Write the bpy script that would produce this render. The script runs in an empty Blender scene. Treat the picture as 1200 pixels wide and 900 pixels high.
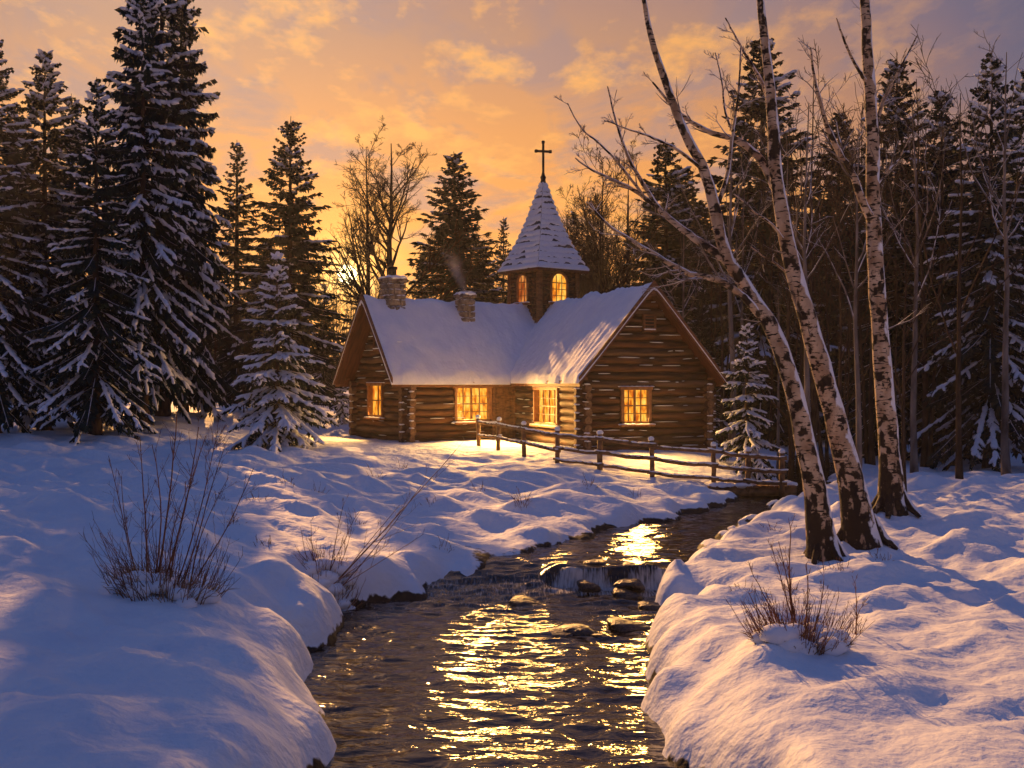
import bpy, math, random
import numpy as np

rng = np.random.default_rng(7)
random.seed(7)
scn = bpy.context.scene
COL = scn.collection
F = 1300.0            # focal length in photograph pixels (1200 wide)
CAMZ = 3.6            # camera height above the lower pool
R = math.radians

# ------------------------------------------------------------------ helpers
def P(px, py, d):
    return np.array([(px - 600) / F * d, d, CAMZ - (py - 450) / F * d])

def link(o, parent=None):
    COL.objects.link(o)
    if parent is not None:
        o.parent = parent
    return o

def tag(o, label=None, cat=None, group=None, kind=None):
    if label: o['label'] = label
    if cat: o['category'] = cat
    if group: o['group'] = group
    if kind: o['kind'] = kind
    return o

def empty(name, loc=(0, 0, 0), rz=0.0, parent=None):
    o = bpy.data.objects.new(name, None)
    o.empty_display_size = 0.3
    o.location = loc
    o.rotation_euler = (0, 0, rz)
    return link(o, parent)

class MB:
    """collects vertices and faces and links them as ONE mesh object"""
    def __init__(self):
        self.v = []; self.f = []; self.m = []; self.s = []; self.n = 0
    def add(self, verts, faces, mat=0, smooth=True):
        verts = np.asarray(verts, float).reshape(-1, 3)
        faces = np.asarray(faces, int)
        if len(faces) == 0: return
        self.v.append(verts)
        self.f.append((faces + self.n))
        self.m.append(np.full(len(faces), mat)); self.s.append(np.full(len(faces), smooth))
        self.n += len(verts)
    def mesh(self, name, mats):
        me = bpy.data.meshes.new(name)
        V = np.concatenate(self.v)
        cnt = sum(len(f) for f in self.f)
        tot = np.concatenate([np.full(len(f), f.shape[1]) for f in self.f])
        idx = np.concatenate([f.ravel() for f in self.f])
        me.vertices.add(len(V)); me.vertices.foreach_set('co', V.ravel().astype(np.float32))
        me.loops.add(len(idx)); me.loops.foreach_set('vertex_index', idx.astype(np.int32))
        me.polygons.add(cnt)
        st = np.concatenate([[0], np.cumsum(tot)[:-1]])
        me.polygons.foreach_set('loop_start', st.astype(np.int32))
        me.polygons.foreach_set('loop_total', tot.astype(np.int32))
        me.polygons.foreach_set('material_index', np.concatenate(self.m).astype(np.int32))
        me.polygons.foreach_set('use_smooth', np.concatenate(self.s).astype(bool))
        me.update(calc_edges=True)
        for m in (mats if isinstance(mats, (list, tuple)) else [mats]):
            me.materials.append(m)
        return me
    def build(self, name, mats, parent=None, loc=(0, 0, 0), rot=(0, 0, 0)):
        o = bpy.data.objects.new(name, self.mesh(name, mats))
        o.location = loc; o.rotation_euler = rot
        return link(o, parent)
    # primitives ---------------------------------------------------------
    def box(self, c, s, rz=0.0, mat=0, bevel=0.0, jit=0.0):
        x, y, z = [k / 2 for k in s]
        b = bevel
        if b <= 0:
            v = np.array([[i * x, j * y, k * z] for i in (-1, 1) for j in (-1, 1) for k in (-1, 1)], float)
            f = [[0, 1, 3, 2], [4, 6, 7, 5], [0, 4, 5, 1], [2, 3, 7, 6], [0, 2, 6, 4], [1, 5, 7, 3]]
            if jit: v += rng.normal(0, jit, v.shape)
            v = rotz(v, rz) + np.asarray(c, float)
            self.add(v, f, mat, False)
        else:
            v = []
            for i in (-1, 1):
                for j in (-1, 1):
                    for k in (-1, 1):
                        v += [[i * x, j * (y - b), k * (z - b)], [i * (x - b), j * y, k * (z - b)], [i * (x - b), j * (y - b), k * z]]
            v = np.array(v, float)
            def id(i, j, k, a): return (((i > 0) * 2 + (j > 0)) * 2 + (k > 0)) * 3 + a
            q = []; t = []
            for s_ in (-1, 1):
                q.append([id(s_, -1, -1, 0), id(s_, 1, -1, 0), id(s_, 1, 1, 0), id(s_, -1, 1, 0)][::s_])
                q.append([id(-1, s_, -1, 1), id(1, s_, -1, 1), id(1, s_, 1, 1), id(-1, s_, 1, 1)][::-s_])
                q.append([id(-1, -1, s_, 2), id(1, -1, s_, 2), id(1, 1, s_, 2), id(-1, 1, s_, 2)][::s_])
            for i in (-1, 1):
                for j in (-1, 1):
                    q.append([id(i, j, -1, 0), id(i, j, -1, 1), id(i, j, 1, 1), id(i, j, 1, 0)][::-i * j])
                    q.append([id(i, -1, j, 0), id(i, -1, j, 2), id(i, 1, j, 2), id(i, 1, j, 0)][::i * j])
                    q.append([id(-1, i, j, 1), id(-1, i, j, 2), id(1, i, j, 2), id(1, i, j, 1)][::-i * j])
            for i in (-1, 1):
                for j in (-1, 1):
                    for k in (-1, 1):
                        t.append([id(i, j, k, 0), id(i, j, k, 1), id(i, j, k, 2)][::i * j * k])
            if jit: v += rng.normal(0, jit, v.shape)
            v = rotz(v, rz) + np.asarray(c, float)
            n0 = self.n
            self.add(v, q, mat, False)
            self.f.append(np.array(t) + n0); self.m.append(np.full(8, mat)); self.s.append(np.full(8, False))
    def tubes(self, paths, radii, S=5, mat=0, caps=False):
        """paths (N,K,3), radii (N,K): N tubes at once"""
        paths = np.asarray(paths, float); radii = np.asarray(radii, float)
        if len(paths) == 0: return
        N, K, _ = paths.shape
        T = np.gradient(paths, axis=1)
        T /= np.linalg.norm(T, axis=2, keepdims=True) + 1e-9
        ref = np.where(np.abs(T[:, :1, 2:3]) > 0.85, np.array([1.0, 0.13, 0.0]), np.array([0.0, 0.0, 1.0]))
        ref = np.broadcast_to(ref, T.shape)
        A = np.cross(T, ref); A /= np.linalg.norm(A, axis=2, keepdims=True) + 1e-9
        B = np.cross(A, T)
        ang = np.arange(S) / S * 2 * np.pi
        V = paths[:, :, None, :] + radii[:, :, None, None] * (A[:, :, None, :] * np.cos(ang)[None, None, :, None] + B[:, :, None, :] * np.sin(ang)[None, None, :, None])
        base = (np.arange(N) * K * S)[:, None, None]
        k = (np.arange(K - 1) * S)[None, :, None]
        s = np.arange(S)[None, None, :]; s2 = (s + 1) % S
        f = np.stack([base + k + s, base + k + S + s, base + k + S + s2, base + k + s2], -1).reshape(-1, 4)
        n0 = self.n
        self.add(V.reshape(-1, 3), f, mat)
        if caps:
            for end in (0, K - 1):
                c = (np.arange(N) * K * S)[:, None] + end * S + (np.arange(S)[None, :] if end else np.arange(S)[None, ::-1])
                self.f.append(c[:, ::-1] + n0); self.m.append(np.full(N, mat if caps is True else caps)); self.s.append(np.full(N, False))
    def blobs(self, C, X, Y, Z, mat=0, sub=1, noise=0.0):
        """N squashed icospheres with centres C and axis vectors X,Y,Z (N,3)"""
        C = np.asarray(C, float)
        if len(C) == 0: return
        bv, bf = ICO[sub]
        N = len(C)
        u = np.broadcast_to(bv, (N,) + bv.shape)
        if noise: u = u * (1 + rng.normal(0, noise, (N, len(bv), 1)))
        V = C[:, None, :] + u[..., 0:1] * X[:, None, :] + u[..., 1:2] * Y[:, None, :] + u[..., 2:3] * Z[:, None, :]
        f = (bf[None] + (np.arange(N) * len(bv))[:, None, None]).reshape(-1, 3)
        self.add(V.reshape(-1, 3), f, mat)
    def blades(self, A, D, S, mat=0):
        """N diamond blades from A along D (N,3) with half-width vector S (N,3)"""
        N = len(A)
        if N == 0: return
        V = np.stack([A, A + D * .45 + S, A + D, A + D * .45 - S], 1)
        f = (np.arange(4)[None] + (np.arange(N) * 4)[:, None])
        self.add(V.reshape(-1, 3), f, mat)

def rotz(v, a):
    c, s = math.cos(a), math.sin(a)
    v = np.asarray(v, float)
    return np.stack([v[..., 0] * c - v[..., 1] * s, v[..., 0] * s + v[..., 1] * c, v[..., 2]], -1)

def ico(sub):
    t = (1 + 5 ** .5) / 2
    v = [(-1, t, 0), (1, t, 0), (-1, -t, 0), (1, -t, 0), (0, -1, t), (0, 1, t), (0, -1, -t), (0, 1, -t), (t, 0, -1), (t, 0, 1), (-t, 0, -1), (-t, 0, 1)]
    f = [(0, 11, 5), (0, 5, 1), (0, 1, 7), (0, 7, 10), (0, 10, 11), (1, 5, 9), (5, 11, 4), (11, 10, 2), (10, 7, 6), (7, 1, 8), (3, 9, 4), (3, 4, 2), (3, 2, 6), (3, 6, 8), (3, 8, 9), (4, 9, 5), (2, 4, 11), (6, 2, 10), (8, 6, 7), (9, 8, 1)]
    v = [np.array(p) / np.linalg.norm(p) for p in v]
    for _ in range(sub):
        cache = {}; nf = []
        def mid(a, b):
            k = (min(a, b), max(a, b))
            if k not in cache:
                m = v[a] + v[b]; v.append(m / np.linalg.norm(m)); cache[k] = len(v) - 1
            return cache[k]
        for a, b, c in f:
            ab, bc, ca = mid(a, b), mid(b, c), mid(c, a)
            nf += [(a, ab, ca), (b, bc, ab), (c, ca, bc), (ab, bc, ca)]
        f = nf
    return np.array(v), np.array(f)
ICO = {0: ico(0), 1: ico(1), 2: ico(2), 3: ico(3)}

# numpy noise ------------------------------------------------------------
def _hash(ix, iy, k=0):
    h = (ix.astype(np.int64) * 374761393 + iy.astype(np.int64) * 668265263 + k * 2147483647) & 0xffffffff
    h = ((h ^ (h >> 13)) * 1274126177) & 0xffffffff
    h = ((h ^ (h >> 16)) * 2246822519) & 0xffffffff
    return ((h ^ (h >> 15)) & 0xffffff) / float(0x1000000)
def vnoise(x, y, k=0):
    ix = np.floor(x); iy = np.floor(y); fx = x - ix; fy = y - iy
    fx = fx * fx * fx * (fx * (fx * 6 - 15) + 10); fy = fy * fy * fy * (fy * (fy * 6 - 15) + 10)
    a = _hash(ix, iy, k); b = _hash(ix + 1, iy, k); c = _hash(ix, iy + 1, k); d = _hash(ix + 1, iy + 1, k)
    return (a + (b - a) * fx + (c - a) * fy + (a - b - c + d) * fx * fy) * 2 - 1
def fbm(x, y, o=4, k=0):
    s = 0; a = 1.0; t = 0
    for i in range(o):
        s = s + a * vnoise(x * 2 ** i + 17.3 * i, y * 2 ** i - 9.1 * i, k + i); t += a; a *= .5
    return s / t
def pillow(x, y, k=0):
    """rounded cushion cells, 0 at their seams and 1 on their tops"""
    ix = np.floor(x); iy = np.floor(y)
    d1 = np.full(np.shape(x), 9.0); d2 = np.full(np.shape(x), 9.0)
    for i in (-1, 0, 1):
        for j in (-1, 0, 1):
            cx = ix + i; cy = iy + j
            d = (cx + .15 + .7 * _hash(cx, cy, k) - x) ** 2 + (cy + .15 + .7 * _hash(cx, cy, k + 5) - y) ** 2
            n1 = np.minimum(d1, d); d2 = np.minimum(d2, np.maximum(d1, d)); d1 = n1
    e = np.sqrt(d2) - np.sqrt(d1)
    e = np.clip(e / .85, 0, 1); return e * e * (1.9 - .9 * e)

# ------------------------------------------------------------------ materials
def nodes_of(m):
    m.use_nodes = True
    nt = m.node_tree
    return nt, nt.nodes, nt.links

def mat(name, c1, c2=None, scale=4.0, rough=.8, stretch=(1, 1, 1), bump=0.0, bscale=None, detail=5.0, dist=.02, ramp=(.35, .65), metallic=0.0, spec=.3, snow=None, snow_lo=.45, extra=None):
    m = bpy.data.materials.new(name)
    nt, N, L = nodes_of(m)
    bs = N['Principled BSDF']
    bs.inputs['Roughness'].default_value = rough
    bs.inputs['Metallic'].default_value = metallic
    bs.inputs['Specular IOR Level'].default_value = spec
    tc = N.new('ShaderNodeTexCoord'); mp = N.new('ShaderNodeMapping')
    mp.inputs['Scale'].default_value = stretch
    L.new(tc.outputs['Object'], mp.inputs['Vector'])
    nz = N.new('ShaderNodeTexNoise'); nz.inputs['Scale'].default_value = scale; nz.inputs['Detail'].default_value = detail
    L.new(mp.outputs[0], nz.inputs['Vector'])
    rp = N.new('ShaderNodeValToRGB')
    rp.color_ramp.elements[0].position = ramp[0]; rp.color_ramp.elements[0].color = (*c1, 1)
    rp.color_ramp.elements[1].position = ramp[1]; rp.color_ramp.elements[1].color = (*(c2 or c1), 1)
    L.new(nz.outputs['Fac'], rp.inputs['Fac'])
    col = rp.outputs['Color']
    if snow:   # snow lying on the faces that look up
        ge = N.new('ShaderNodeNewGeometry'); sp = N.new('ShaderNodeSeparateXYZ')
        L.new(ge.outputs['Normal'], sp.inputs[0])
        n2 = N.new('ShaderNodeTexNoise'); n2.inputs['Scale'].default_value = 3.0
        L.new(tc.outputs['Object'], n2.inputs['Vector'])
        ad = N.new('ShaderNodeMath'); ad.operation = 'MULTIPLY_ADD'; ad.inputs[1].default_value = .9
        L.new(n2.outputs['Fac'], ad.inputs[0]); L.new(sp.outputs['Z'], ad.inputs[2])
        mr = N.new('ShaderNodeMapRange'); mr.inputs['From Min'].default_value = snow_lo + .45; mr.inputs['From Max'].default_value = snow_lo + .55
        L.new(ad.outputs[0], mr.inputs['Value'])
        mx = N.new('ShaderNodeMix'); mx.data_type = 'RGBA'
        L.new(mr.outputs[0], mx.inputs['Factor']); L.new(col, mx.inputs['A']); mx.inputs['B'].default_value = (*snow, 1)
        col = mx.outputs['Result']
    L.new(col, bs.inputs['Base Color'])
    if bump:
        nb = N.new('ShaderNodeTexNoise'); nb.inputs['Scale'].default_value = bscale or scale * 2; nb.inputs['Detail'].default_value = 6
        L.new(mp.outputs[0], nb.inputs['Vector'])
        bp = N.new('ShaderNodeBump'); bp.inputs['Strength'].default_value = bump; bp.inputs['Distance'].default_value = dist
        L.new(nb.outputs['Fac'], bp.inputs['Height']); L.new(bp.outputs[0], bs.inputs['Normal'])
    return m

SNOWC = (.80, .82, .87)
M = {}
M['snow'] = mat('snow', (.78, .80, .86), (.83, .84, .87), 3, .75, bump=.35, bscale=9, dist=.03)
M['snow_roof'] = mat('roof_snow', (.76, .78, .85), (.83, .84, .88), 2, .75, bump=.5, bscale=7, dist=.05)
M['snow_tree'] = mat('tree_snow', (.70, .72, .80), (.80, .82, .87), 5, .8, bump=.4, bscale=14, dist=.03)
M['log'] = mat('weathered_log', (.030, .012, .005), (.165, .068, .024), 3.0, .7, stretch=(.35, 3.0, 2.2), bump=.7, bscale=9, dist=.02)
M['log_dark'] = mat('dark_log', (.022, .010, .005), (.11, .048, .020), 3.4, .75, stretch=(.35, 3.0, 2.2), bump=.7, bscale=9, dist=.02)
M['log_grey'] = mat('greyed_log', (.05, .027, .015), (.20, .115, .062), 2.6, .8, stretch=(.3, 3.0, 2.2), bump=.8, bscale=9, dist=.02)
M['log_end'] = mat('log_end_grain', (.10, .055, .028), (.26, .15, .075), 9, .8, bump=.4, dist=.01)
M['wood'] = mat('trim_wood', (.10, .042, .016), (.24, .105, .04), 4, .65, stretch=(1, 1, 3), bump=.4, dist=.01)
M['frame_wood'] = mat('window_frame_wood', (.22, .09, .03), (.36, .16, .055), 6, .6, bump=.3, dist=.008)
M['soffit'] = mat('soffit_boards', (.06, .020, .009), (.13, .042, .018), 3, .65, stretch=(4, .6, .6), bump=.4, dist=.01)
M['shingle'] = mat('wood_shingles', (.05, .045, .048), (.15, .13, .125), 5, .8, bump=.5)
M['stone'] = mat('chimney_stone', (.09, .07, .055), (.30, .24, .18), 5, .85, bump=.7, bscale=16, dist=.02, snow=SNOWC, snow_lo=.55)
M['iron'] = mat('dark_iron', (.015, .013, .012), (.04, .03, .025), 8, .6, metallic=.5)
M['fence'] = mat('fence_wood', (.09, .045, .022), (.26, .135, .062), 5, .75, stretch=(1, 1, 1), bump=.5, dist=.012)
M['needles'] = mat('conifer_needles', (.006, .018, .017), (.018, .042, .034), 1.2, .8, spec=.15)
M['needles_far'] = mat('far_needles', (.010, .015, .013), (.026, .032, .022), .5, .9, spec=.1)
M['bark'] = mat('dark_bark', (.025, .016, .011), (.085, .055, .036), 6, .9, stretch=(1, 1, .3), bump=.7, dist=.03, snow=SNOWC, snow_lo=.6)
M['bare_bark'] = mat('bare_branch_bark', (.028, .017, .011), (.085, .052, .034), 3, .9, spec=.1)
M['pale_bark'] = mat('pale_sapling_bark', (.07, .052, .042), (.27, .225, .19), 2.2, .9, stretch=(2, 2, .6), spec=.1, snow=SNOWC, snow_lo=.35)
M['cane'] = mat('red_brown_cane', (.10, .030, .012), (.28, .10, .038), 6, .7, snow=SNOWC, snow_lo=.45)
M['grass'] = mat('dry_grass', (.16, .085, .04), (.42, .26, .13), 5, .8)
M['rock'] = mat('wet_rock', (.012, .010, .009), (.07, .05, .036), 4, .32, bump=.8, bscale=7, dist=.05, spec=.5)
M['rock_snow'] = mat('snowy_rock', (.03, .026, .025), (.10, .08, .07), 4, .6, bump=.8, bscale=7, dist=.05, snow=SNOWC, snow_lo=.05)

def birch_mat():
    m = bpy.data.materials.new('birch_bark')
    nt, N, L = nodes_of(m); bs = N['Principled BSDF']; bs.inputs['Roughness'].default_value = .75
    bs.inputs['Specular IOR Level'].default_value = .2
    tc = N.new('ShaderNodeTexCoord')
    def noise(scale, st, det=5):
        mp = N.new('ShaderNodeMapping'); mp.inputs['Scale'].default_value = st
        L.new(tc.outputs['Object'], mp.inputs['Vector'])
        n = N.new('ShaderNodeTexNoise'); n.inputs['Scale'].default_value = scale; n.inputs['Detail'].default_value = det
        L.new(mp.outputs[0], n.inputs['Vector']); return n.outputs['Fac']
    def ramp(src, stops):
        r = N.new('ShaderNodeValToRGB'); e = r.color_ramp.elements
        e[0].position, e[0].color = stops[0][0], (*stops[0][1], 1)
        e[1].position, e[1].color = stops[1][0], (*stops[1][1], 1)
        for p, c in stops[2:]:
            k = e.new(p); k.color = (*c, 1)
        L.new(src, r.inputs['Fac']); return r.outputs['Color']
    base = ramp(noise(4, (1, 1, .6)), [(.3, (.27, .165, .09)), (.68, (.62, .48, .34))])
    band = ramp(noise(5.0, (1.1, 1.1, 4.5), 3), [(.56, (0, 0, 0)), (.60, (1, 1, 1))])
    patch = ramp(noise(2.6, (1.6, 1.6, 1.6), 6), [(.53, (0, 0, 0)), (.58, (1, 1, 1))])
    # rugged dark butt of the trunk
    sp = N.new('ShaderNodeSeparateXYZ'); L.new(tc.outputs['Object'], sp.inputs[0])
    lo = N.new('ShaderNodeMapRange'); lo.inputs['From Min'].default_value = .2; lo.inputs['From Max'].default_value = 2.2
    lo.inputs['To Min'].default_value = .26; lo.inputs['To Max'].default_value = 0
    L.new(sp.outputs['Z'], lo.inputs['Value'])
    ad = N.new('ShaderNodeMath'); ad.operation = 'ADD'; L.new(noise(7, (1, 1, .5), 6), ad.inputs[0]); L.new(lo.outputs[0], ad.inputs[1])
    butt = ramp(ad.outputs[0], [(.62, (0, 0, 0)), (.68, (1, 1, 1))])
    mx = N.new('ShaderNodeMath'); mx.operation = 'MAXIMUM'; L.new(band, mx.inputs[0]); L.new(patch, mx.inputs[1])
    mx2 = N.new('ShaderNodeMath'); mx2.operation = 'MAXIMUM'; L.new(mx.outputs[0], mx2.inputs[0]); L.new(butt, mx2.inputs[1])
    m1 = N.new('ShaderNodeMix'); m1.data_type = 'RGBA'
    L.new(mx2.outputs[0], m1.inputs['Factor']); L.new(base, m1.inputs['A']); m1.inputs['B'].default_value = (.022, .014, .010, 1)
    # snow on top of leaning limbs, and the same pale tone on right-facing bark
    ge = N.new('ShaderNodeNewGeometry'); dt = N.new('ShaderNodeVectorMath'); dt.operation = 'DOT_PRODUCT'
    L.new(ge.outputs['Normal'], dt.inputs[0]); dt.inputs[1].default_value = (.80, -.10, .60)
    a2 = N.new('ShaderNodeMath'); a2.operation = 'MULTIPLY_ADD'; a2.inputs[1].default_value = 2.2
    L.new(noise(3.5, (1, 1, .6), 6), a2.inputs[0]); L.new(dt.outputs['Value'], a2.inputs[2])
    mr = N.new('ShaderNodeMapRange'); mr.inputs['From Min'].default_value = 1.72; mr.inputs['From Max'].default_value = 1.85
    L.new(a2.outputs[0], mr.inputs['Value'])
    m2 = N.new('ShaderNodeMix'); m2.data_type = 'RGBA'
    L.new(mr.outputs[0], m2.inputs['Factor']); L.new(m1.outputs['Result'], m2.inputs['A']); m2.inputs['B'].default_value = (*SNOWC, 1)
    L.new(m2.outputs['Result'], bs.inputs['Base Color'])
    bp = N.new('ShaderNodeBump'); bp.inputs['Strength'].default_value = .8; bp.inputs['Distance'].default_value = .03
    L.new(noise(8, (1, 1, 2), 6), bp.inputs['Height']); L.new(bp.outputs[0], bs.inputs['Normal'])
    return m
M['birch'] = birch_mat()

def pane_mat(name, cols, strength):
    m = bpy.data.materials.new(name)
    nt, N, L = nodes_of(m)
    N.remove(N['Principled BSDF'])
    out = N['Material Output']; em = N.new('ShaderNodeEmission'); em.inputs['Strength'].default_value = strength
    tc = N.new('ShaderNodeTexCoord'); nz = N.new('ShaderNodeTexNoise'); nz.inputs['Scale'].default_value = 2.8; nz.inputs['Detail'].default_value = 5
    mp = N.new('ShaderNodeMapping'); mp.inputs['Scale'].default_value = (2.2, 1, .8); L.new(tc.outputs['Object'], mp.inputs['Vector']); L.new(mp.outputs[0], nz.inputs['Vector'])
    rp = N.new('ShaderNodeValToRGB'); e = rp.color_ramp.elements
    e[0].position, e[0].color = .36, (*cols[0], 1); e[1].position, e[1].color = .64, (*cols[2], 1)
    k = e.new(.48); k.color = (*cols[1], 1)
    L.new(nz.outputs['Fac'], rp.inputs['Fac']); L.new(rp.outputs['Color'], em.inputs['Color'])
    L.new(em.outputs[0], out.inputs['Surface'])
    return m
M['pane'] = pane_mat('lit_window', ((.50, .09, .005), (.95, .33, .022), (1.0, .60, .11)), 1.15)
M['pane_red'] = pane_mat('dim_lit_window', ((.25, .04, .006), (.55, .11, .015), (.9, .35, .08)), .8)

# ------------------------------------------------------------------ stream outline, water level, ground height
def W(px, py, lv):
    d = (CAMZ - lv) * F / (py - 450)
    return ((px - 600) / F * d, d)
UP = .35
left_bank = [(13.5, 52), (9.6, 40), (8.2, 35.5), W(868, 587, UP), W(835, 599, UP), W(800, 607, UP), W(745, 617, UP), W(700, 627, UP), W(655, 640, UP),
             W(608, 652, .3), W(574, 664, .2), W(552, 682, 0), W(520, 694, 0), W(488, 703, 0), W(440, 709, 0), W(402, 717, 0), W(408, 740, 0),
             W(384, 754, 0), W(366, 790, 0), W(372, 840, 0), W(392, 900, 0), (-1.7, 6), (-1.7, -5), (-1.5, -40)]
right_bank = [(15.5, 51), (11.6, 39.5), (9.8, 35.0), W(915, 588, UP), W(884, 604, UP), W(858, 621, UP), W(818, 644, UP), W(792, 655, UP), W(766, 671, .3),
              W(754, 690, 0), W(768, 704, 0), W(800, 712, 0), W(778, 728, 0), W(752, 750, 0), W(748, 790, 0), W(772, 850, 0), W(800, 900, 0), (2.0, 6), (2.2, -5), (2.5, -40)]
POLY = np.array(left_bank + right_bank[::-1])

def shore(x, y):
    """signed distance to the stream's edge: negative over the water"""
    A = POLY; B = np.roll(POLY, -1, 0)
    sh = np.shape(x); x = np.ravel(x); y = np.ravel(y)
    best = np.full(x.shape, 1e9); inside = np.zeros(x.shape, bool)
    for (ax, ay), (bx, by) in zip(A, B):
        dx, dy = bx - ax, by - ay
        t = np.clip(((x - ax) * dx + (y - ay) * dy) / (dx * dx + dy * dy), 0, 1)
        best = np.minimum(best, (x - ax - t * dx) ** 2 + (y - ay - t * dy) ** 2)
        if ay != by:
            inside ^= ((ay > y) != (by > y)) & (x < dx * (y - ay) / dy + ax)
    d = np.sqrt(best)
    return np.where(inside, -d, d).reshape(sh)

def level(x, y):
    e = 19.55 + .10 * np.sin(x * 4.1) + .05 * np.sin(x * 11)
    step = np.clip((y - (e - .10)) / .20, 0, 1)
    ramp = np.clip((y - 18.7) / 2.2, 0, 1)
    w = np.clip((x - .50) / .35, 0, 1)
    s = step * w + ramp * (1 - w)
    return UP * s * s * (3 - 2 * s)

CTRL = np.array([P(*p) for p in [
    (137, 470, 56), (60, 505, 44), (165, 496, 42), (215, 481, 46), (325, 519, 38.5), (250, 500, 44), (400, 498, 46), (20, 560, 30), (137, 560, 27), (250, 560, 26.5),
    (300, 600, 19.5), (190, 690, 13.5), (137, 758, 11), (60, 830, 9), (250, 758, 11.5), (330, 730, 12.8), (450, 636, 20.5), (400, 600, 24), (350, 640, 17.5), (500, 560, 31.5), (440, 545, 34), (550, 547, 35),
    (600, 556, 32), (700, 585, 27), (760, 573, 30), (640, 612, 23.5), (560, 625, 22.5), (653, 545, 33.5), (561, 528, 37), (836, 566, 32.5),
    (1000, 530, 60), (940, 548, 42), (925, 568, 33), (1063, 560, 32), (1045, 596, 24.2), (1012, 632, 20.8), (967, 652, 19.4), (1063, 700, 15), (1063, 758, 12), (1150, 850, 9.5), (900, 700, 14.8), (920, 758, 11.5), (850, 640, 19.6), (880, 610, 23.5),
    (830, 660, 17.8), (850, 720, 13.8), (1180, 600, 24)]] +
    [np.array(p) for p in [(-3.8, 41.0, 1.45), (0.2, 43.9, 1.45), (2.4, 37, 1.42), (6.7, 38.4, 1.32), (-6.1, 44.2, 1.5), (3, 50, 1.5), (8, 46, 1.2), (-20, 70, 2.6), (0, 75, 2.2), (25, 75, 1.2),
     (-60, 90, 3.0), (60, 90, 1.6), (0, 140, 2.5), (-120, 140, 3.5), (120, 140, 2.5), (-15, 0, 1.2), (15, 0, 1.2), (-40, 20, 2.2), (40, 20, 1.8), (-40, 50, 2.6), (45, 50, 1.2), (-30, -40, 1.2), (30, -40, 1.2), (0, 300, 3.0), (-250, 300, 4), (250, 300, 4), (-250, 0, 3), (250, 0, 3), (0, -60, 1)]])
_c = CTRL[:, :2]
_D = np.sqrt(((_c[:, None] - _c[None]) ** 2).sum(-1) + .8)
_A = np.block([[_D + np.eye(len(_c)) * -.35, np.ones((len(_c), 1))], [np.ones((1, len(_c))), np.zeros((1, 1))]])
_W = np.linalg.solve(_A, np.concatenate([CTRL[:, 2], [0]]))
def base_h(x, y):
    s = np.full(np.shape(x), _W[-1])
    for (cx, cy), w in zip(_c, _W[:-1]):
        s = s + w * np.sqrt((x - cx) ** 2 + (y - cy) ** 2 + .8)
    return s

def ground_h(x, y, detail=True):
    x = np.asarray(x, float); y = np.asarray(y, float)
    d = shore(x, y)
    hb = base_h(x, y)
    wl = level(x, y)
    hb = np.maximum(hb, wl + .30)
    near = np.clip(1 - (y - 30) / 25, .25, 1) * np.clip((60 - np.abs(x)) / 30, 0, 1)
    # drifts and cushions that run down to the water
    side = np.where(x > 1.0 + (y - 12) * .27, -1.0, 1.0)
    wx = x + .35 * fbm(x * .5, y * .5, 2, 40); wy = y + .35 * fbm(x * .5 + 9, y * .5, 2, 41)
    a = (wx * .80 * side - wy * .60) * .30; b = (wx * .60 * side + wy * .80) * .80
    b0 = (wx * .60 * side + wy * .80)
    pil = pillow(a, b * .85, 3)
    pil2 = pillow(a * 2.3 + 5, b * 1.9 + 3, 13)
    lump = .30 * (pil - .5) + .07 * (pil2 - .5) + .22 * fbm(x * .22, y * .22, 3, 21)
    calm = np.clip((d - .1) / 1.2, 0, 1)
    cx, cy = (x - 1.5), (y - 43)
    house = np.clip((np.sqrt(cx * cx + cy * cy) - 7) / 4, .12, 1)
    hb = hb + lump * near * house * (.4 + .6 * calm) * np.clip((y - 7) / 12, .42, 1)
    if detail:
        crust = 1 - 2 * np.abs(fbm(a * 2.6 + 3, b * 2.2, 4, 66))
        hb = hb + (.055 * fbm(x * 1.3, y * 1.3, 4, 60) + .065 * (crust - .5) + .022 * fbm(x * 4.5, y * 4.5, 3, 69)) * near
    # rounded snow bank
    dd = d + .22 * fbm(x * .9, y * .9, 2, 77) + .40 * (pillow(x * .95, y * .62, 31) - .55) * np.clip(near * 1.5, 0, 1) * np.clip((y - 6) / 10, .45, 1)
    wdt = 1.25 + .5 * vnoise(x * .35, y * .35, 90)
    t = np.clip(dd / wdt, 0, 1)
    prof = (1 - (1 - t) ** 2.6) ** .75
    h = wl - .06 + (hb - wl + .06) * prof
    h = np.where(dd < 0, wl - .06 - .34 * np.clip(-dd / .35, 0, 1), h)
    return h

_ts = np.concatenate([np.linspace(4, 70, 3000)])
def hit(px, py):
    """where the line of sight through a photograph pixel meets the ground"""
    x = (px - 600) / F * _ts; z = CAMZ - (py - 450) / F * _ts
    g = ground_h(x, _ts)
    k = np.argmax(z <= g)
    return np.array([x[k], _ts[k], g[k]])
def gz(x, y):
    return float(ground_h(np.array([x]), np.array([y]))[0])

# ------------------------------------------------------------------ ground and water
def grid_axis(lo, a, b, hi, fine, growth=1.12):
    mid = list(np.arange(a, b + 1e-6, fine))
    s = fine; v = b; up = []
    while v < hi:
        s *= growth; v += s; up.append(v)
    s = fine; v = a; dn = []
    while v > lo:
        s *= growth; v -= s; dn.append(v)
    return np.array(dn[::-1] + mid + up)

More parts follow.
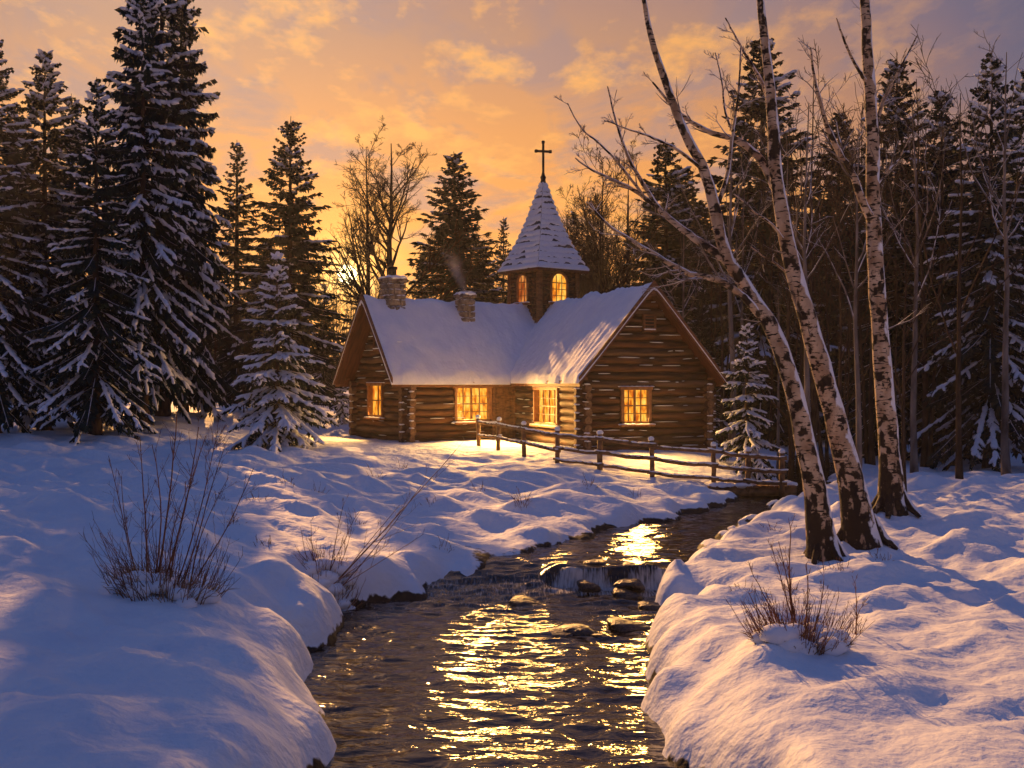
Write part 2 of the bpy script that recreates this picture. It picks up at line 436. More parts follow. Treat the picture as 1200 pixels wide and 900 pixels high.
def snow_ground_mat():
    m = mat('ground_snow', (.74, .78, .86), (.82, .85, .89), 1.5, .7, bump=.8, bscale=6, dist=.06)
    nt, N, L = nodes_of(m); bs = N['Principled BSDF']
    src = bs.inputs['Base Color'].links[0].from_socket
    at = N.new('ShaderNodeAttribute'); at.attribute_name = 'soil_shade'
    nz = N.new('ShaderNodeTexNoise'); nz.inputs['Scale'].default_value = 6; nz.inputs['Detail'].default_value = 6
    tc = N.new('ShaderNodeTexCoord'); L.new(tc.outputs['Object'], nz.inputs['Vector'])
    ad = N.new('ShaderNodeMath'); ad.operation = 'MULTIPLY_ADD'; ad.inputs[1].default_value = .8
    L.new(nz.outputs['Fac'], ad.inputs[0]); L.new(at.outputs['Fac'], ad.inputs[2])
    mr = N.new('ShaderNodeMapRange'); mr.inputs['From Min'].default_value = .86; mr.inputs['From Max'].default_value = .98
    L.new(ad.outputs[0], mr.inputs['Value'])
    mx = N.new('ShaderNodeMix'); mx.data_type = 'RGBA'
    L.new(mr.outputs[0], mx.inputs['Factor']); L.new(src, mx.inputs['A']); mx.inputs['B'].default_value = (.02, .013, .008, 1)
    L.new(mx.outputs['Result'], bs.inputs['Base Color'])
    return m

def make_ground():
    xs = grid_axis(-420, -15, 15, 420, .10); ys = grid_axis(-60, 7, 43, 620, .10)
    X, Y = np.meshgrid(xs, ys)
    Z = ground_h(X, Y)
    nx, ny = len(xs), len(ys)
    mb = MB()
    i = np.arange(nx - 1)[None, :]; j = np.arange(ny - 1)[:, None]
    f = np.stack([j * nx + i, j * nx + i + 1, (j + 1) * nx + i + 1, (j + 1) * nx + i], -1).reshape(-1, 4)
    mb.add(np.stack([X, Y, Z], -1).reshape(-1, 3), f)
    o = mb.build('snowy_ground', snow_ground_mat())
    soil_shade = np.clip(1 - (Z - level(X, Y) - .02) / .16, 0, 1) * (shore(X, Y) < 1.2) * np.clip(.75 + 1.3 * fbm(X * .9 + 5, Y * .7, 2, 99), .1, 1)  # wet earth at the waterline, plus painted shade for the overhanging snow lobes
    a = o.data.attributes.new('soil_shade', 'FLOAT', 'POINT'); a.data.foreach_set('value', soil_shade.ravel().astype(np.float32))
    tag(o, kind='structure')

def water_mat():
    m = bpy.data.materials.new('stream_water')
    nt, N, L = nodes_of(m); bs = N['Principled BSDF']
    bs.inputs['Roughness'].default_value = .08
    bs.inputs['IOR'].default_value = 1.33
    bs.inputs['Specular IOR Level'].default_value = .85
    tc = N.new('ShaderNodeTexCoord')
    at = N.new('ShaderNodeAttribute'); at.attribute_name = 'foam'
    nz = N.new('ShaderNodeTexNoise'); nz.inputs['Scale'].default_value = 5; nz.inputs['Detail'].default_value = 8
    mp = N.new('ShaderNodeMapping'); mp.inputs['Scale'].default_value = (7.0, 1.0, 1); L.new(tc.outputs['Object'], mp.inputs['Vector'])
    L.new(mp.outputs[0], nz.inputs['Vector'])
    ad = N.new('ShaderNodeMath'); ad.operation = 'ADD'; L.new(nz.outputs['Fac'], ad.inputs[0]); L.new(at.outputs['Fac'], ad.inputs[1])
    mr = N.new('ShaderNodeMapRange'); mr.inputs['From Min'].default_value = .96; mr.inputs['From Max'].default_value = 1.36
    L.new(ad.outputs[0], mr.inputs['Value'])
    mx = N.new('ShaderNodeMix'); mx.data_type = 'RGBA'; L.new(mr.outputs[0], mx.inputs['Factor'])
    mx.inputs['A'].default_value = (.012, .007, .003, 1); mx.inputs['B'].default_value = (.55, .52, .50, 1)
    L.new(mx.outputs['Result'], bs.inputs['Base Color'])
    r2 = N.new('ShaderNodeMapRange'); r2.inputs['To Min'].default_value = .11; r2.inputs['To Max'].default_value = .55
    L.new(mr.outputs[0], r2.inputs['Value']); L.new(r2.outputs[0], bs.inputs['Roughness'])
    n2 = N.new('ShaderNodeTexNoise'); n2.inputs['Scale'].default_value = 2.6; n2.inputs['Detail'].default_value = 3; n2.inputs['Distortion'].default_value = .6
    m2 = N.new('ShaderNodeMapping'); m2.inputs['Scale'].default_value = (1.0, 1.7, 1); L.new(tc.outputs['Object'], m2.inputs['Vector'])
    L.new(m2.outputs[0], n2.inputs['Vector'])
    bp = N.new('ShaderNodeBump'); bp.inputs['Strength'].default_value = .65; bp.inputs['Distance'].default_value = .06
    L.new(n2.outputs['Fac'], bp.inputs['Height']); L.new(bp.outputs[0], bs.inputs['Normal'])
    return m

def make_water():
    xs = np.arange(-4.5, 16, .07); ys = np.concatenate([np.arange(-40, 6, .5), np.arange(6, 36, .05), np.arange(36, 52, .4)])
    X, Y = np.meshgrid(xs, ys)
    Z = level(X, Y)
    S = shore(X, Y)
    rip = .024 * fbm(X * 1.3, Y * 2.4, 3, 5) + .020 * fbm(X * 2.6, Y * 5.5, 3, 8)
    rapid = np.exp(-((Y - 19.0) / 1.3) ** 2) + .35 * np.exp(-((Y - 16.0) / 2.5) ** 2)
    Z = Z + rip * (1 + 1.6 * rapid)
    e = np.abs(Y - 19.45)
    w = np.clip((X - .50) / .35, 0, 1)
    foam = w * (np.exp(-((Y - 19.47) / .20) ** 2) * .62 + .46 * np.exp(-((Y - 19.05) / .28) ** 2)) + (1 - w) * .34 * np.exp(-((Y - 19.3) / 1.0) ** 2)
    foam += .24 * np.exp(-((Y - 17.6) / 1.1) ** 2) + .13
    ny, nx = X.shape
    i = np.arange(nx - 1)[None, :]; j = np.arange(ny - 1)[:, None]
    keep = (S[:-1, :-1] < .55).ravel()
    f = np.stack([j * nx + i, j * nx + i + 1, (j + 1) * nx + i + 1, (j + 1) * nx + i], -1).reshape(-1, 4)[keep]
    used = np.unique(f); re = np.zeros(nx * ny, int); re[used] = np.arange(len(used))
    mb = MB(); mb.add(np.stack([X, Y, Z], -1).reshape(-1, 3)[used], re[f])
    o = mb.build('stream_water', water_mat())
    a = o.data.attributes.new('foam', 'FLOAT', 'POINT'); a.data.foreach_set('value', foam.ravel()[used].astype(np.float32))
    tag(o, kind='structure')

# ------------------------------------------------------------------ log chapel
v1 = np.array([math.cos(R(36)), math.sin(R(36)), 0]); u1 = np.array([-v1[1], v1[0], 0])
v2 = np.array([math.cos(R(18)), math.sin(R(18)), 0]); u2 = np.array([-v2[1], v2[0], 0])
ZB = 1.30                      # bottom of the log walls
A0 = np.array([2.42, 37.0, ZB]); WR = 4.5
B0 = np.array([-3.84, 41.0, ZB]); WL = 3.9
C0 = np.array([.17, 43.9, ZB])
RIDGE = 7.13
PL = 3.18 / 2.25; PR = 3.18 / 2.65      # roof slopes
DL = .27

def cut(intervals, holes):
    out = []
    for a, b in intervals:
        segs = [(a, b)]
        for h0, h1 in holes:
            n = []
            for s0, s1 in segs:
                if h1 <= s0 or h0 >= s1: n.append((s0, s1)); continue
                if h0 > s0: n.append((s0, h0))
                if h1 < s1: n.append((h1, s1))
            segs = n
        out += segs
    return [(a, b) for a, b in out if b - a > .06]

def log_wall(parent, origin, ang, length, top, holes, gable=None, e0=.34, e1=.34, shift=0.0, snow=.30):
    """local frame: x along the wall, -y outward; gable = (x of apex, apex z, slope)"""
    mb = MB(); sn = ([], [], [], [])
    z = DL / 2 + shift
    ztop = gable[1] - .12 if gable else top
    while z < ztop:
        if z < top - .05 or not gable: a, b = -e0, length + e1
        else:
            hw = (gable[1] - z - .05) / gable[2]
            if hw < .12: break
            a, b = gable[0] - hw, gable[0] + hw
            a, b = max(a, 0), min(b, length)
        hs = [(h[0], h[1]) for h in holes if h[2] < z + .06 and h[3] > z - .06]
        for s0, s1 in cut([(a, b)], hs):
            K = max(3, int((s1 - s0) / .5) + 2)
            xs = np.linspace(s0, s1, K)
            p = np.stack([xs, rng.normal(0, .012, K), z + rng.normal(0, .010, K)], -1)
            r = DL * .497 * rng.uniform(.95, 1.04) * (1 + rng.normal(0, .035, K))
            mb.tubes(p[None], r[None], 12, int(rng.choice([0, 0, 2, 3])), caps=1)
            # remains of snow lying along the tops of the logs
            x = s0 + .1
            while x < s1 - .1:
                ln = rng.uniform(.08, .9)
                if rng.random() < snow:
                    yy = -DL * rng.uniform(.36, .50)
                    sn[0].append([x + ln / 2, yy, z + math.sqrt(max(0, (DL * .535) ** 2 - yy * yy)) - .002])
                    sn[1].append([ln / 2, 0, rng.normal(0, .006)]); sn[2].append([0, rng.uniform(.02, .04), -.01]); sn[3].append([0, .004, rng.uniform(.005, .015)])
                x += ln + rng.uniform(.05, .4)
            for xe, si in ((s0, -1), (s1, 1)):
                if (xe < -.1 or xe > length + .1) and rng.random() < .55:
                    sn[0].append([xe - si * .06, -.02, z + DL * .5]); sn[1].append([.11, 0, 0]); sn[2].append([0, .10, 0]); sn[3].append([0, 0, .035])
        z += DL
    # solid core behind the logs, cut at the openings
    zs = sorted(set([0, top] + [k for h in holes for k in (h[2], h[3]) if 0 < k < top]))
    for z0, z1 in zip(zs[:-1], zs[1:]):
        hs = [(h[0], h[1]) for h in holes if h[2] < (z0 + z1) / 2 < h[3]]
        for s0, s1 in cut([(0, length)], hs):
            mb.box([(s0 + s1) / 2, .05, (z0 + z1) / 2], [s1 - s0, .06, z1 - z0])
    if gable:
        hw = min(gable[0], (gable[1] - top) / gable[2])
        v = [[gable[0] - hw, 0, top], [gable[0] + hw, 0, top], [gable[0], 0, gable[1] - .05]]
        v = v + [[p[0], .06, p[2]] for p in v]
        mb.add(v, [[0, 1, 2]], 0, False); mb.add(v, [[5, 4, 3]], 0, False)
    o = mb.build('log_wall', [M['log'], M['log_end'], M['log_dark'], M['log_grey']], parent, origin, (0, 0, ang))
    if sn[0]:
        s = MB(); s.blobs(*[np.array(k) for k in sn], sub=1, noise=.10)
        s.build('snow_dusting', M['snow'], o)['kind'] = 'stuff'
    return o

def window(parent, origin, ang, x0, x1, z0, z1, cols, rows, mid=False, trim=.11, name='window', pane='pane'):
    """part window (the lit glass) > frame, sill; local frame as for log_wall"""
    mb = MB()
    mb.box([(x0 + x1) / 2, .045, (z0 + z1) / 2], [x1 - x0, .02, z1 - z0])
    o = mb.build(name, M[pane], parent, origin, (0, 0, ang))
    f = MB(); y = -.13
    for xx in (x0 - trim / 2 + .01, x1 + trim / 2 - .01):
        f.box([xx, y + .05, (z0 + z1) / 2], [trim, .20, z1 - z0], bevel=.008)
    f.box([(x0 + x1) / 2, y + .048, z1 + trim / 2], [x1 - x0 + 2 * trim + .06, .22, trim], bevel=.008)
    f.box([(x0 + x1) / 2, y + .05, z0 - trim / 2 + .004], [x1 - x0 + .002, .19, trim], bevel=.008)
    for k in range(1, cols):
        x = x0 + (x1 - x0) * k / cols; w = .07 if (mid and k * 2 == cols) else .03
        f.box([x, -.005, (z0 + z1) / 2], [w, .05, z1 - z0 - .004])
    for k in range(1, rows):
        z = z0 + (z1 - z0) * k / rows; w = .045 if k * 2 == rows else .024
        f.box([(x0 + x1) / 2, -.004, z], [x1 - x0 - .004, .044, w])
    f.build('frame', M['frame_wood'], o)
    s = MB(); s.box([(x0 + x1) / 2, -.16, z0 - trim - .025], [x1 - x0 + 2 * trim + .12, .30, .06], bevel=.01)
    s.build('sill', M['frame_wood'], o)
    n = 9; sn = MB(); xs = np.linspace(x0 - trim, x1 + trim, n)
    Cc = np.stack([xs + rng.normal(0, .02, n), np.full(n, -.19), np.full(n, z0 - trim + .012)], -1)
    sn.blobs(Cc, np.tile([(x1 - x0) / n * 1.1, 0, 0], (n, 1)), np.tile([0, .10, 0], (n, 1)), np.stack([np.zeros(n), np.zeros(n), rng.uniform(.025, .055, n)], -1), sub=1, noise=.06)
    Ct = Cc.copy(); Ct[:, 2] = z1 + trim + .008; Ct[:, 1] = -.13
    sn.build('snow_strip', M['snow'], o); sn = MB()
    sn.blobs(Ct, np.tile([(x1 - x0) / n, 0, 0], (n, 1)), np.tile([0, .06, 0], (n, 1)), np.tile([0, 0, .022], (n, 1)), sub=1, noise=.06)
    sn.build('snow_strip', M['snow'], o)
    return o

def roof(parent, origin, ang, L, half, slope, snow_t=.15, rough=0.0):
    """origin: under the near end of the ridge at z=RIDGE; local x along the ridge, y across"""
    wood = MB(); T = .09
    th = math.atan(slope); nrm = lambda s: np.array([0, s * math.sin(th), math.cos(th)])
    for s in (-1, 1):
        # roof deck
        v = []
        for x in (0, L):
            for w in (0, half):
                for k in (0, -T / math.cos(th)):
                    v.append([x, s * w, -snow_t / math.cos(th) - w * slope + k])
        q = np.array([[0, 2, 6, 4], [1, 5, 7, 3], [0, 4, 5, 1], [2, 3, 7, 6], [0, 1, 3, 2], [4, 6, 7, 5]])
        wood.add(v, q if s > 0 else q[:, ::-1], 1, False)
        # fascia along the eave, barge boards up the gables
        wood.box([L / 2, s * (half - .02), -snow_t / math.cos(th) - half * slope - .10], [L, .05, .17], bevel=.008)
        for x in (-.025, L + .025):
            c0 = np.array([x, 0, -.05 - snow_t * .4]); ln = half / math.cos(th)
            v = []
            for dx in (-.03, .03):
                for w in (0, half + .05):
                    for k in (0, -.26):
                        v.append([x + dx, s * w, -.06 - w * slope + k])
            q2 = np.array([[0, 2, 6, 4], [1, 5, 7, 3], [0, 4, 5, 1], [2, 3, 7, 6], [0, 1, 3, 2], [4, 6, 7, 5]])
            wood.add(v, q2 if s > 0 else q2[:, ::-1], 0, False)
        # rafter tails under the eave
        for x in np.arange(.4, L - .2, .6):
            w = half - .22
            wood.box([x, s * w, -snow_t / math.cos(th) - w * slope - T - .10], [.09, .4, .09])
    wood.box([L / 2, 0, -snow_t / math.cos(th) - .22], [L - .02, .14, .20])
    o = wood.build('roof', [M['wood'], M['soffit']], parent, origin, (0, 0, ang))
    # snow blanket as one closed shell over both slopes
    nx = int(L / .09); nw = int(2 * half / math.cos(th) / .09)
    xs = np.linspace(-.07, L + .07, nx); ws = np.linspace(-half - .07, half + .07, nw)
    X, Wd = np.meshgrid(xs, ws)
    ex = np.minimum(X + .07, L + .07 - X); ew = half + .07 - np.abs(Wd)
    rnd = np.sqrt(np.clip(1 - (1 - np.clip(ex / .14, 0, 1)) ** 2, 0, 1)) * np.sqrt(np.clip(1 - (1 - np.clip(ew / .14, 0, 1)) ** 2, 0, 1))
    bumps = .075 * fbm(X * .8 + origin[0], Wd * .8, 3, 11) + .045 * fbm(X * 2.6, Wd * 2.0, 4, 15)
    # faint courses of the boards below showing through the snow
    bumps += rough * (.5 + .5 * np.cos(X * 2 * math.pi / .42 + 1.5 * fbm(X * .5, Wd * .5, 2, 33))) * np.clip(.6 + fbm(X * .7, Wd * .7, 2, 44), 0, 1)
    thick = (snow_t + bumps) * (.12 + .88 * rnd)
    base = -np.sqrt(Wd ** 2 + .012) * slope - snow_t / math.cos(th)
    eave = .09 * fbm(X * 2.2, Wd * 0 + np.sign(Wd), 3, 51) * (ew < .12)     # wavering eave edge
    Zt = base + thick / math.cos(th) * .93
    Yt = Wd + np.sign(Wd) * eave
    Zt = Zt - np.abs(eave) * .3
    top = np.stack([X, Yt, Zt], -1).reshape(-1, 3)
    bot = np.stack([X, Yt, base + .004], -1).reshape(-1, 3)
    i = np.arange(nx - 1)[None, :]; j = np.arange(nw - 1)[:, None]
    f = np.stack([j * nx + i, j * nx + i + 1, (j + 1) * nx + i + 1, (j + 1) * nx + i], -1).reshape(-1, 4)
    off = nx * nw
    ring = list(range(nx)) + [k * nx + nx - 1 for k in range(1, nw)] + [(nw - 1) * nx + k for k in range(nx - 2, -1, -1)] + [k * nx for k in range(nw - 2, 0, -1)]
    side = [[ring[k], ring[k] + off, ring[(k + 1) % len(ring)] + off, ring[(k + 1) % len(ring)]] for k in range(len(ring))]
    sm = MB(); sm.add(np.concatenate([top, bot]), np.concatenate([f, f[:, ::-1] + off, np.array(side)]))
    sm.build('snow_blanket', M['snow_roof'], o)
    return o

def chimney(parent, c, w, d, z0, z1, ang, pot):
    mb = MB(); z = z0; k = 0
    while z < z1 - .16:
        h = min(rng.uniform(.17, .27), z1 - .16 - z)
        if h < .06: break
        n = int(rng.integers(2, 4))
        for side in range(4):
            L = w if side % 2 == 0 else d; D = d if side % 2 == 0 else w
            cuts = np.sort(np.concatenate([[0, 1], (np.arange(1, n) + rng.uniform(-.25, .25, n - 1)) / n])) * L - L / 2
            for a, b in zip(cuts[:-1], cuts[1:]):
                p = rotz(np.array([(a + b) / 2, -(D / 2 - .07) - rng.uniform(0, .03), 0]), side * math.pi / 2)
                mb.box(rotz(p, ang) + np.array([c[0], c[1], z + h / 2]), [b - a - .025, .15, h - .025], ang + side * math.pi / 2, bevel=.035, jit=.012)
        z += h
    mb.box([c[0], c[1], (z0 + z1) / 2 - .05], [w - .12, d - .12, z1 - z0 - .12], ang)
    for k in range(4):                # projecting capping slabs
        p = rotz(np.array([0, -(d if k % 2 == 0 else w) / 2 + .05, 0]), ang + k * math.pi / 2)
        mb.box(p + np.array([c[0], c[1], z1 - .09 + .003 * k]), [(w if k % 2 == 0 else d) + .10, .22, .14], ang + k * math.pi / 2, bevel=.03, jit=.008)
    o = mb.build('chimney', M['stone'], parent)
    s = MB(); n = 22
    a = rng.uniform(0, 2 * math.pi, n); rr = np.sqrt(rng.random(n))
    p = rotz(np.stack([rr * np.cos(a) * w * .55, rr * np.sin(a) * d * .55, np.zeros(n)], -1), ang) + np.array([c[0], c[1], z1 - .01])
    s.blobs(p, np.tile([.16, 0, 0], (n, 1)), np.tile([0, .16, 0], (n, 1)), np.stack([np.zeros(n), np.zeros(n), rng.uniform(.05, .10, n)], -1), sub=1, noise=.08)
    s.build('snow_cap', M['snow'], o)
    if pot:
        q = MB(); zz = np.array([0, .02, .32, .33, .42, .43]); r = np.array([.15, .15, .15, .19, .19, .14])
        q.tubes(np.stack([np.full(6, c[0]), np.full(6, c[1]), z1 + zz], -1)[None], r[None], 16, caps=True)
        q.build('flue_pot', M['iron'], o)
    return o

def wall_x(origin, vdir, px):
    t = (px - 600) / F
    return (t * origin[1] - origin[0]) / (vdir[0] - t * vdir[1])
def z_at(origin, vdir, x, py):
    return CAMZ - (py - 450) / F * (origin[1] + vdir[1] * x) - origin[2]

LIGHTS = []
def build_chapel():
    root = empty('log_chapel', (0, 0, 0))
    tag(root, 'log chapel with two snowy gabled wings, lit windows and a shingled bell tower', 'chapel')
    a1, a2 = R(36), R(18)
    TOP = 2.43
    # --- left wing: front wall from B0 to C0, left gable from B0 back along u1
    LF = np.linalg.norm(C0 - B0)
    wx0, wx1 = wall_x(B0, v1, 533), wall_x(B0, v1, 571); wz0, wz1 = z_at(B0, v1, wx0, 492), z_at(B0, v1, wx0, 455)
    dx0, dx1 = wall_x(B0, v1, 577), wall_x(B0, v1, 600)
    dz0, dz1 = .15, 2.15
    log_wall(root, B0, a1, LF, TOP, [(wx0 - .1, wx1 + .1, wz0 - .1, wz1 + .1), (dx0 - .05, dx1 + .05, 0, dz1 + .05)], e0=.34, e1=0)
    window(root, B0, a1, wx0, wx1, wz0, wz1, 4, 4, mid=True)
    LIGHTS.append((B0 + v1 * (wx0 + wx1) / 2 - u1 * .28 + np.array([0, 0, (wz0 + wz1) / 2]), -u1 - .45 * v1, wx1 - wx0, wz1 - wz0, 1.35))
    # plank door beside it
    db = MB(); n = 6
    for k in range(n):
        x = dx0 + (dx1 - dx0) * (k + .5) / n
        db.box([x, -.03, (dz0 + dz1) / 2], [(dx1 - dx0) / n - .012, .06 + .008 * (k % 2), dz1 - dz0], bevel=.008)
    for z in (dz0 + .3, dz1 - .3):
        db.box([(dx0 + dx1) / 2, .03, z], [dx1 - dx0 - .05, .05, .14])
    door = db.build('door', M['wood'], root, B0, (0, 0, a1))
    fr = MB()
    for x in (dx0 - .05, dx1 + .05): fr.box([x, -.08, (dz0 + dz1) / 2], [.10, .22, dz1 - dz0 + .02], bevel=.008)
    fr.box([(dx0 + dx1) / 2, -.083, dz1 + .07], [dx1 - dx0 + .26, .23, .12], bevel=.008)
    fr.build('door_frame', M['wood'], door)
    hd = MB(); hx = dx1 - .14
    hd.tubes(np.array([[[hx, -.07, 1.05], [hx, -.12, 1.07], [hx, -.13, 1.15], [hx, -.12, 1.23], [hx, -.07, 1.25]]]), np.full((1, 5), .014), 8, caps=True)
    hd.build('handle', M['iron'], door)
    # left gable
    G = B0 + u1 * WL; ag = R(36 - 90)      # x runs from the far corner to B0, -y outward is to the left
    gl0, gl1 = wall_x(G, -u1, 436), wall_x(G, -u1, 451)
    gz0, gz1 = z_at(G, -u1, gl0, 486), z_at(G, -u1, gl0, 452)
    vx = WL / 2; vz = 4.05
    log_wall(root, G, ag, WL, TOP, [(gl0 - .1, gl1 + .1, gz0 - .1, gz1 + .1)], gable=(WL / 2, RIDGE - ZB - .30, PL), shift=DL / 2)
    window(root, G, ag, gl0, gl1, gz0, gz1, 2, 2)
    LIGHTS.append((G - u1 * (gl0 + gl1) / 2 - v1 * .28 + np.array([0, 0, (gz0 + gz1) / 2]), -v1, gl1 - gl0, gz1 - gz0, .45))
    def vent(origin, ang, x, z, w, h, n):
        m = MB()
        m.box([x, -.16, z], [w, .05, h]); f = MB()
        for s in (-1, 1): f.box([x + s * (w / 2 + .035), -.18, z], [.07, .14, h + .14], bevel=.008); f.box([x, -.183, z + s * (h / 2 + .035)], [w, .13, .07], bevel=.008)
        o = m.build('vent', M['iron'], root, origin, (0, 0, ang))
        for k in range(n): f.box([x, -.20, z - h / 2 + h * (k + .5) / n], [w, .09, .035])
        f.build('louvre_frame', M['wood'], o)
        s2 = MB(); kk = 5; xs = np.linspace(x - w / 2, x + w / 2, kk)
        s2.blobs(np.stack([xs, np.full(kk, -.22), np.full(kk, z - h / 2 - .06 + .14 * 0)], -1) + np.array([0, 0, .08]), np.tile([w / kk, 0, 0], (kk, 1)), np.tile([0, .06, 0], (kk, 1)), np.tile([0, 0, .03], (kk, 1)), noise=.08)
        s2.build('snow_strip', M['snow'], o)
    vent(G, ag, WL / 2, 3.95, .42, .62, 3)
    # rear walls of the left wing
    log_wall(root, B0 + u1 * WL + v1 * LF * 1.6, R(36 + 180), LF * 1.6, TOP, [], e0=0, snow=.2)
    # --- right wing: left wall from the inner corner to A0, gable A0 -> right, right wall, rear gable
    LR = 12.0
    O = A0 + u2 * LR; ar = R(18 - 90)
    vr = -u2
    rx0, rx1 = wall_x(O, vr, 631), wall_x(O, vr, 657); rz0, rz1 = z_at(O, vr, rx0, 494), z_at(O, vr, rx0, 457)
    log_wall(root, O, ar, LR, TOP, [(rx0 - .1, rx1 + .1, rz0 - .1, rz1 + .1)], shift=DL / 2)
    window(root, O, ar, rx0, rx1, rz0, rz1, 4, 4, mid=True)
    LIGHTS.append((O + vr * (rx0 + rx1) / 2 - v2 * .28 + np.array([0, 0, (rz0 + rz1) / 2]), -v2 - .75 * u2, rx1 - rx0, rz1 - rz0, 1.2))
    fx0, fx1 = wall_x(A0, v2, 729), wall_x(A0, v2, 758); fz0, fz1 = z_at(A0, v2, fx0, 494), z_at(A0, v2, fx0, 457)
    log_wall(root, A0, a2, WR, TOP, [(fx0 - .1, fx1 + .1, fz0 - .1, fz1 + .1)], gable=(WR / 2, RIDGE - ZB - .30, PR), snow=.42)
    window(root, A0, a2, fx0, fx1, fz0, fz1, 4, 4, mid=True)
    LIGHTS.append((A0 + v2 * (fx0 + fx1) / 2 - u2 * .28 + np.array([0, 0, (fz0 + fz1) / 2]), -u2, fx1 - fx0, fz1 - fz0, .7))
    vent(A0, a2, WR / 2 + .03, z_at(A0, v2, WR / 2, 379), .34, .46, 4)
    log_wall(root, A0 + v2 * WR, R(18 + 90), LR, TOP, [], shift=DL / 2, snow=.3)
    log_wall(root, O + v2 * WR, R(18 + 180), WR, TOP, [], gable=(WR / 2, RIDGE - ZB - .30, PR), snow=.3)
    # --- roofs
    M1 = B0 + u1 * WL / 2; M2 = A0 + v2 * WR / 2
    r1o = M1 - v1 * .85; r1o[2] = RIDGE
    roof(root, r1o, a1, 8.75, 2.25, PL, snow_t=.16)
    r2o = M2 - u2 * .60; r2o[2] = RIDGE
    roof(root, r2o, a2 + math.pi / 2, LR + 1.1, 2.65, PR, snow_t=.16, rough=.05)
    # --- chimneys
    chimney(root, M1 + v1 * .46, .74, .74, 6.4, 7.70, a1, True)
    c2 = M1 + v1 * 3.5 - u1 * .48
    chimney(root, c2, .58, .58, 6.05, 7.20, a1, False)
    # --- tower over the crossing
    tc = np.array([1.33, 47.3, 0]); tw = 2.0; at = R(37)
    tv = np.array([math.cos(at), math.sin(at), 0]); tu = np.array([-tv[1], tv[0], 0])
    zt0, zt1 = 5.2, 8.42
    T0 = tc - tv * tw / 2 - tu * tw / 2; T0[2] = zt0      # near... left front corner
    tb = MB()
    for k in range(4):
        n = rotz(np.array([0, -tw / 2, 0]), at + k * math.pi / 2)
        z = zt0 + .08
        while z < zt1 - .02:
            ax = rotz(np.array([1.0, 0, 0]), at + k * math.pi / 2)
            pth = np.stack([tc + n * .97 + ax * s * (tw / 2 - .05) + np.array([0, 0, z + rng.normal(0, .006)]) for s in (-1, 0, 1)])
            tb.tubes(pth[None], np.full((1, 3), .095), 8)
            z += .17
        cn = rotz(np.array([-tw / 2, -tw / 2, 0]), at + k * math.pi / 2) + tc
        tb.box([cn[0], cn[1], (zt0 + zt1) / 2], [.20, .20, zt1 - zt0], at, mat=1, bevel=.02)
    tb.box([tc[0], tc[1], (zt0 + zt1) / 2], [tw - .12, tw - .12, zt1 - zt0], at, mat=0)
    tower = tb.build('tower', [M['log'], M['wood']], root)
    def arched(ang, w, z0, z1, pane, off):
        n = rotz(np.array([0, -1.0, 0]), ang); ax = rotz(np.array([1.0, 0, 0]), ang)
        o0 = tc + n * tw / 2 + ax * off; o0[2] = 0
        k = 9; th = np.linspace(0, math.pi, k); r = w / 2; zs = z1 - r
        ring = [[-r, z0], [r, z0]] + [[r * math.cos(t), zs + r * math.sin(t)] for t in th]
        p = MB(); n_ = len(ring)
        p.add([[a, -.075, b] for a, b in ring] + [[a, -.02, b] for a, b in ring], [list(range(n_))], 0, False)
        p.add([[a, -.075, b] for a, b in ring] + [[a, -.02, b] for a, b in ring], [[i, i + n_, (i + 1) % n_ + n_, (i + 1) % n_] for i in range(n_)], 0, False)
        o = p.build('arched_window', M[pane], root, o0, (0, 0, ang))
        f = MB()
        arc = np.array([[r * 1.12 * math.cos(t), -.11, zs + r * 1.12 * math.sin(t)] for t in th])
        path = np.concatenate([[[r * 1.12, -.11, z0]], arc, [[-r * 1.12, -.11, z0]]])
        f.tubes(path[None], np.full((1, len(path)), .055), 6, caps=True)
        for x in (-r / 2.6, r / 2.6): f.box([x, -.085, (z0 + zs + r * .8) / 2], [.03, .03, zs + r * .8 - z0])
        f.box([0, -.084, zs], [w - .02, .03, .035]); f.box([0, -.084, z0 + (zs - z0) * .34], [w - .02, .028, .026]); f.box([0, -.084, z0 + (zs - z0) * .67], [w - .02, .027, .026])
        f.box([0, -.13, z0 - .06], [w + .34, .22, .10], bevel=.015)
        f.build('frame', M['frame_wood'], o)
        s = MB(); xs = np.linspace(-w / 2 - .1, w / 2 + .1, 6)
        s.blobs(np.stack([xs, np.full(6, -.17), np.full(6, z0 - .005)], -1), np.tile([.14, 0, 0], (6, 1)), np.tile([0, .07, 0], (6, 1)), np.tile([0, 0, .03], (6, 1)), noise=.08)
        s.build('snow_strip', M['snow'], o)
    arched(at, .78, 7.02, 8.22, 'pane', -.02)
    arched(at - math.pi / 2, .62, 7.02, 8.18, 'pane_red', .0)
    # spire: shingle courses of a flared pyramid with snow lying on them
    hs = 1.36; zE = 8.42; zA = 12.25; nc = 16
    def half_at(t): return hs * (1 - t) * (.74 + .26 * (1 - t) ** 2.2) + .055 * t
    sp_ = MB(); sn = MB()
    ns = 14
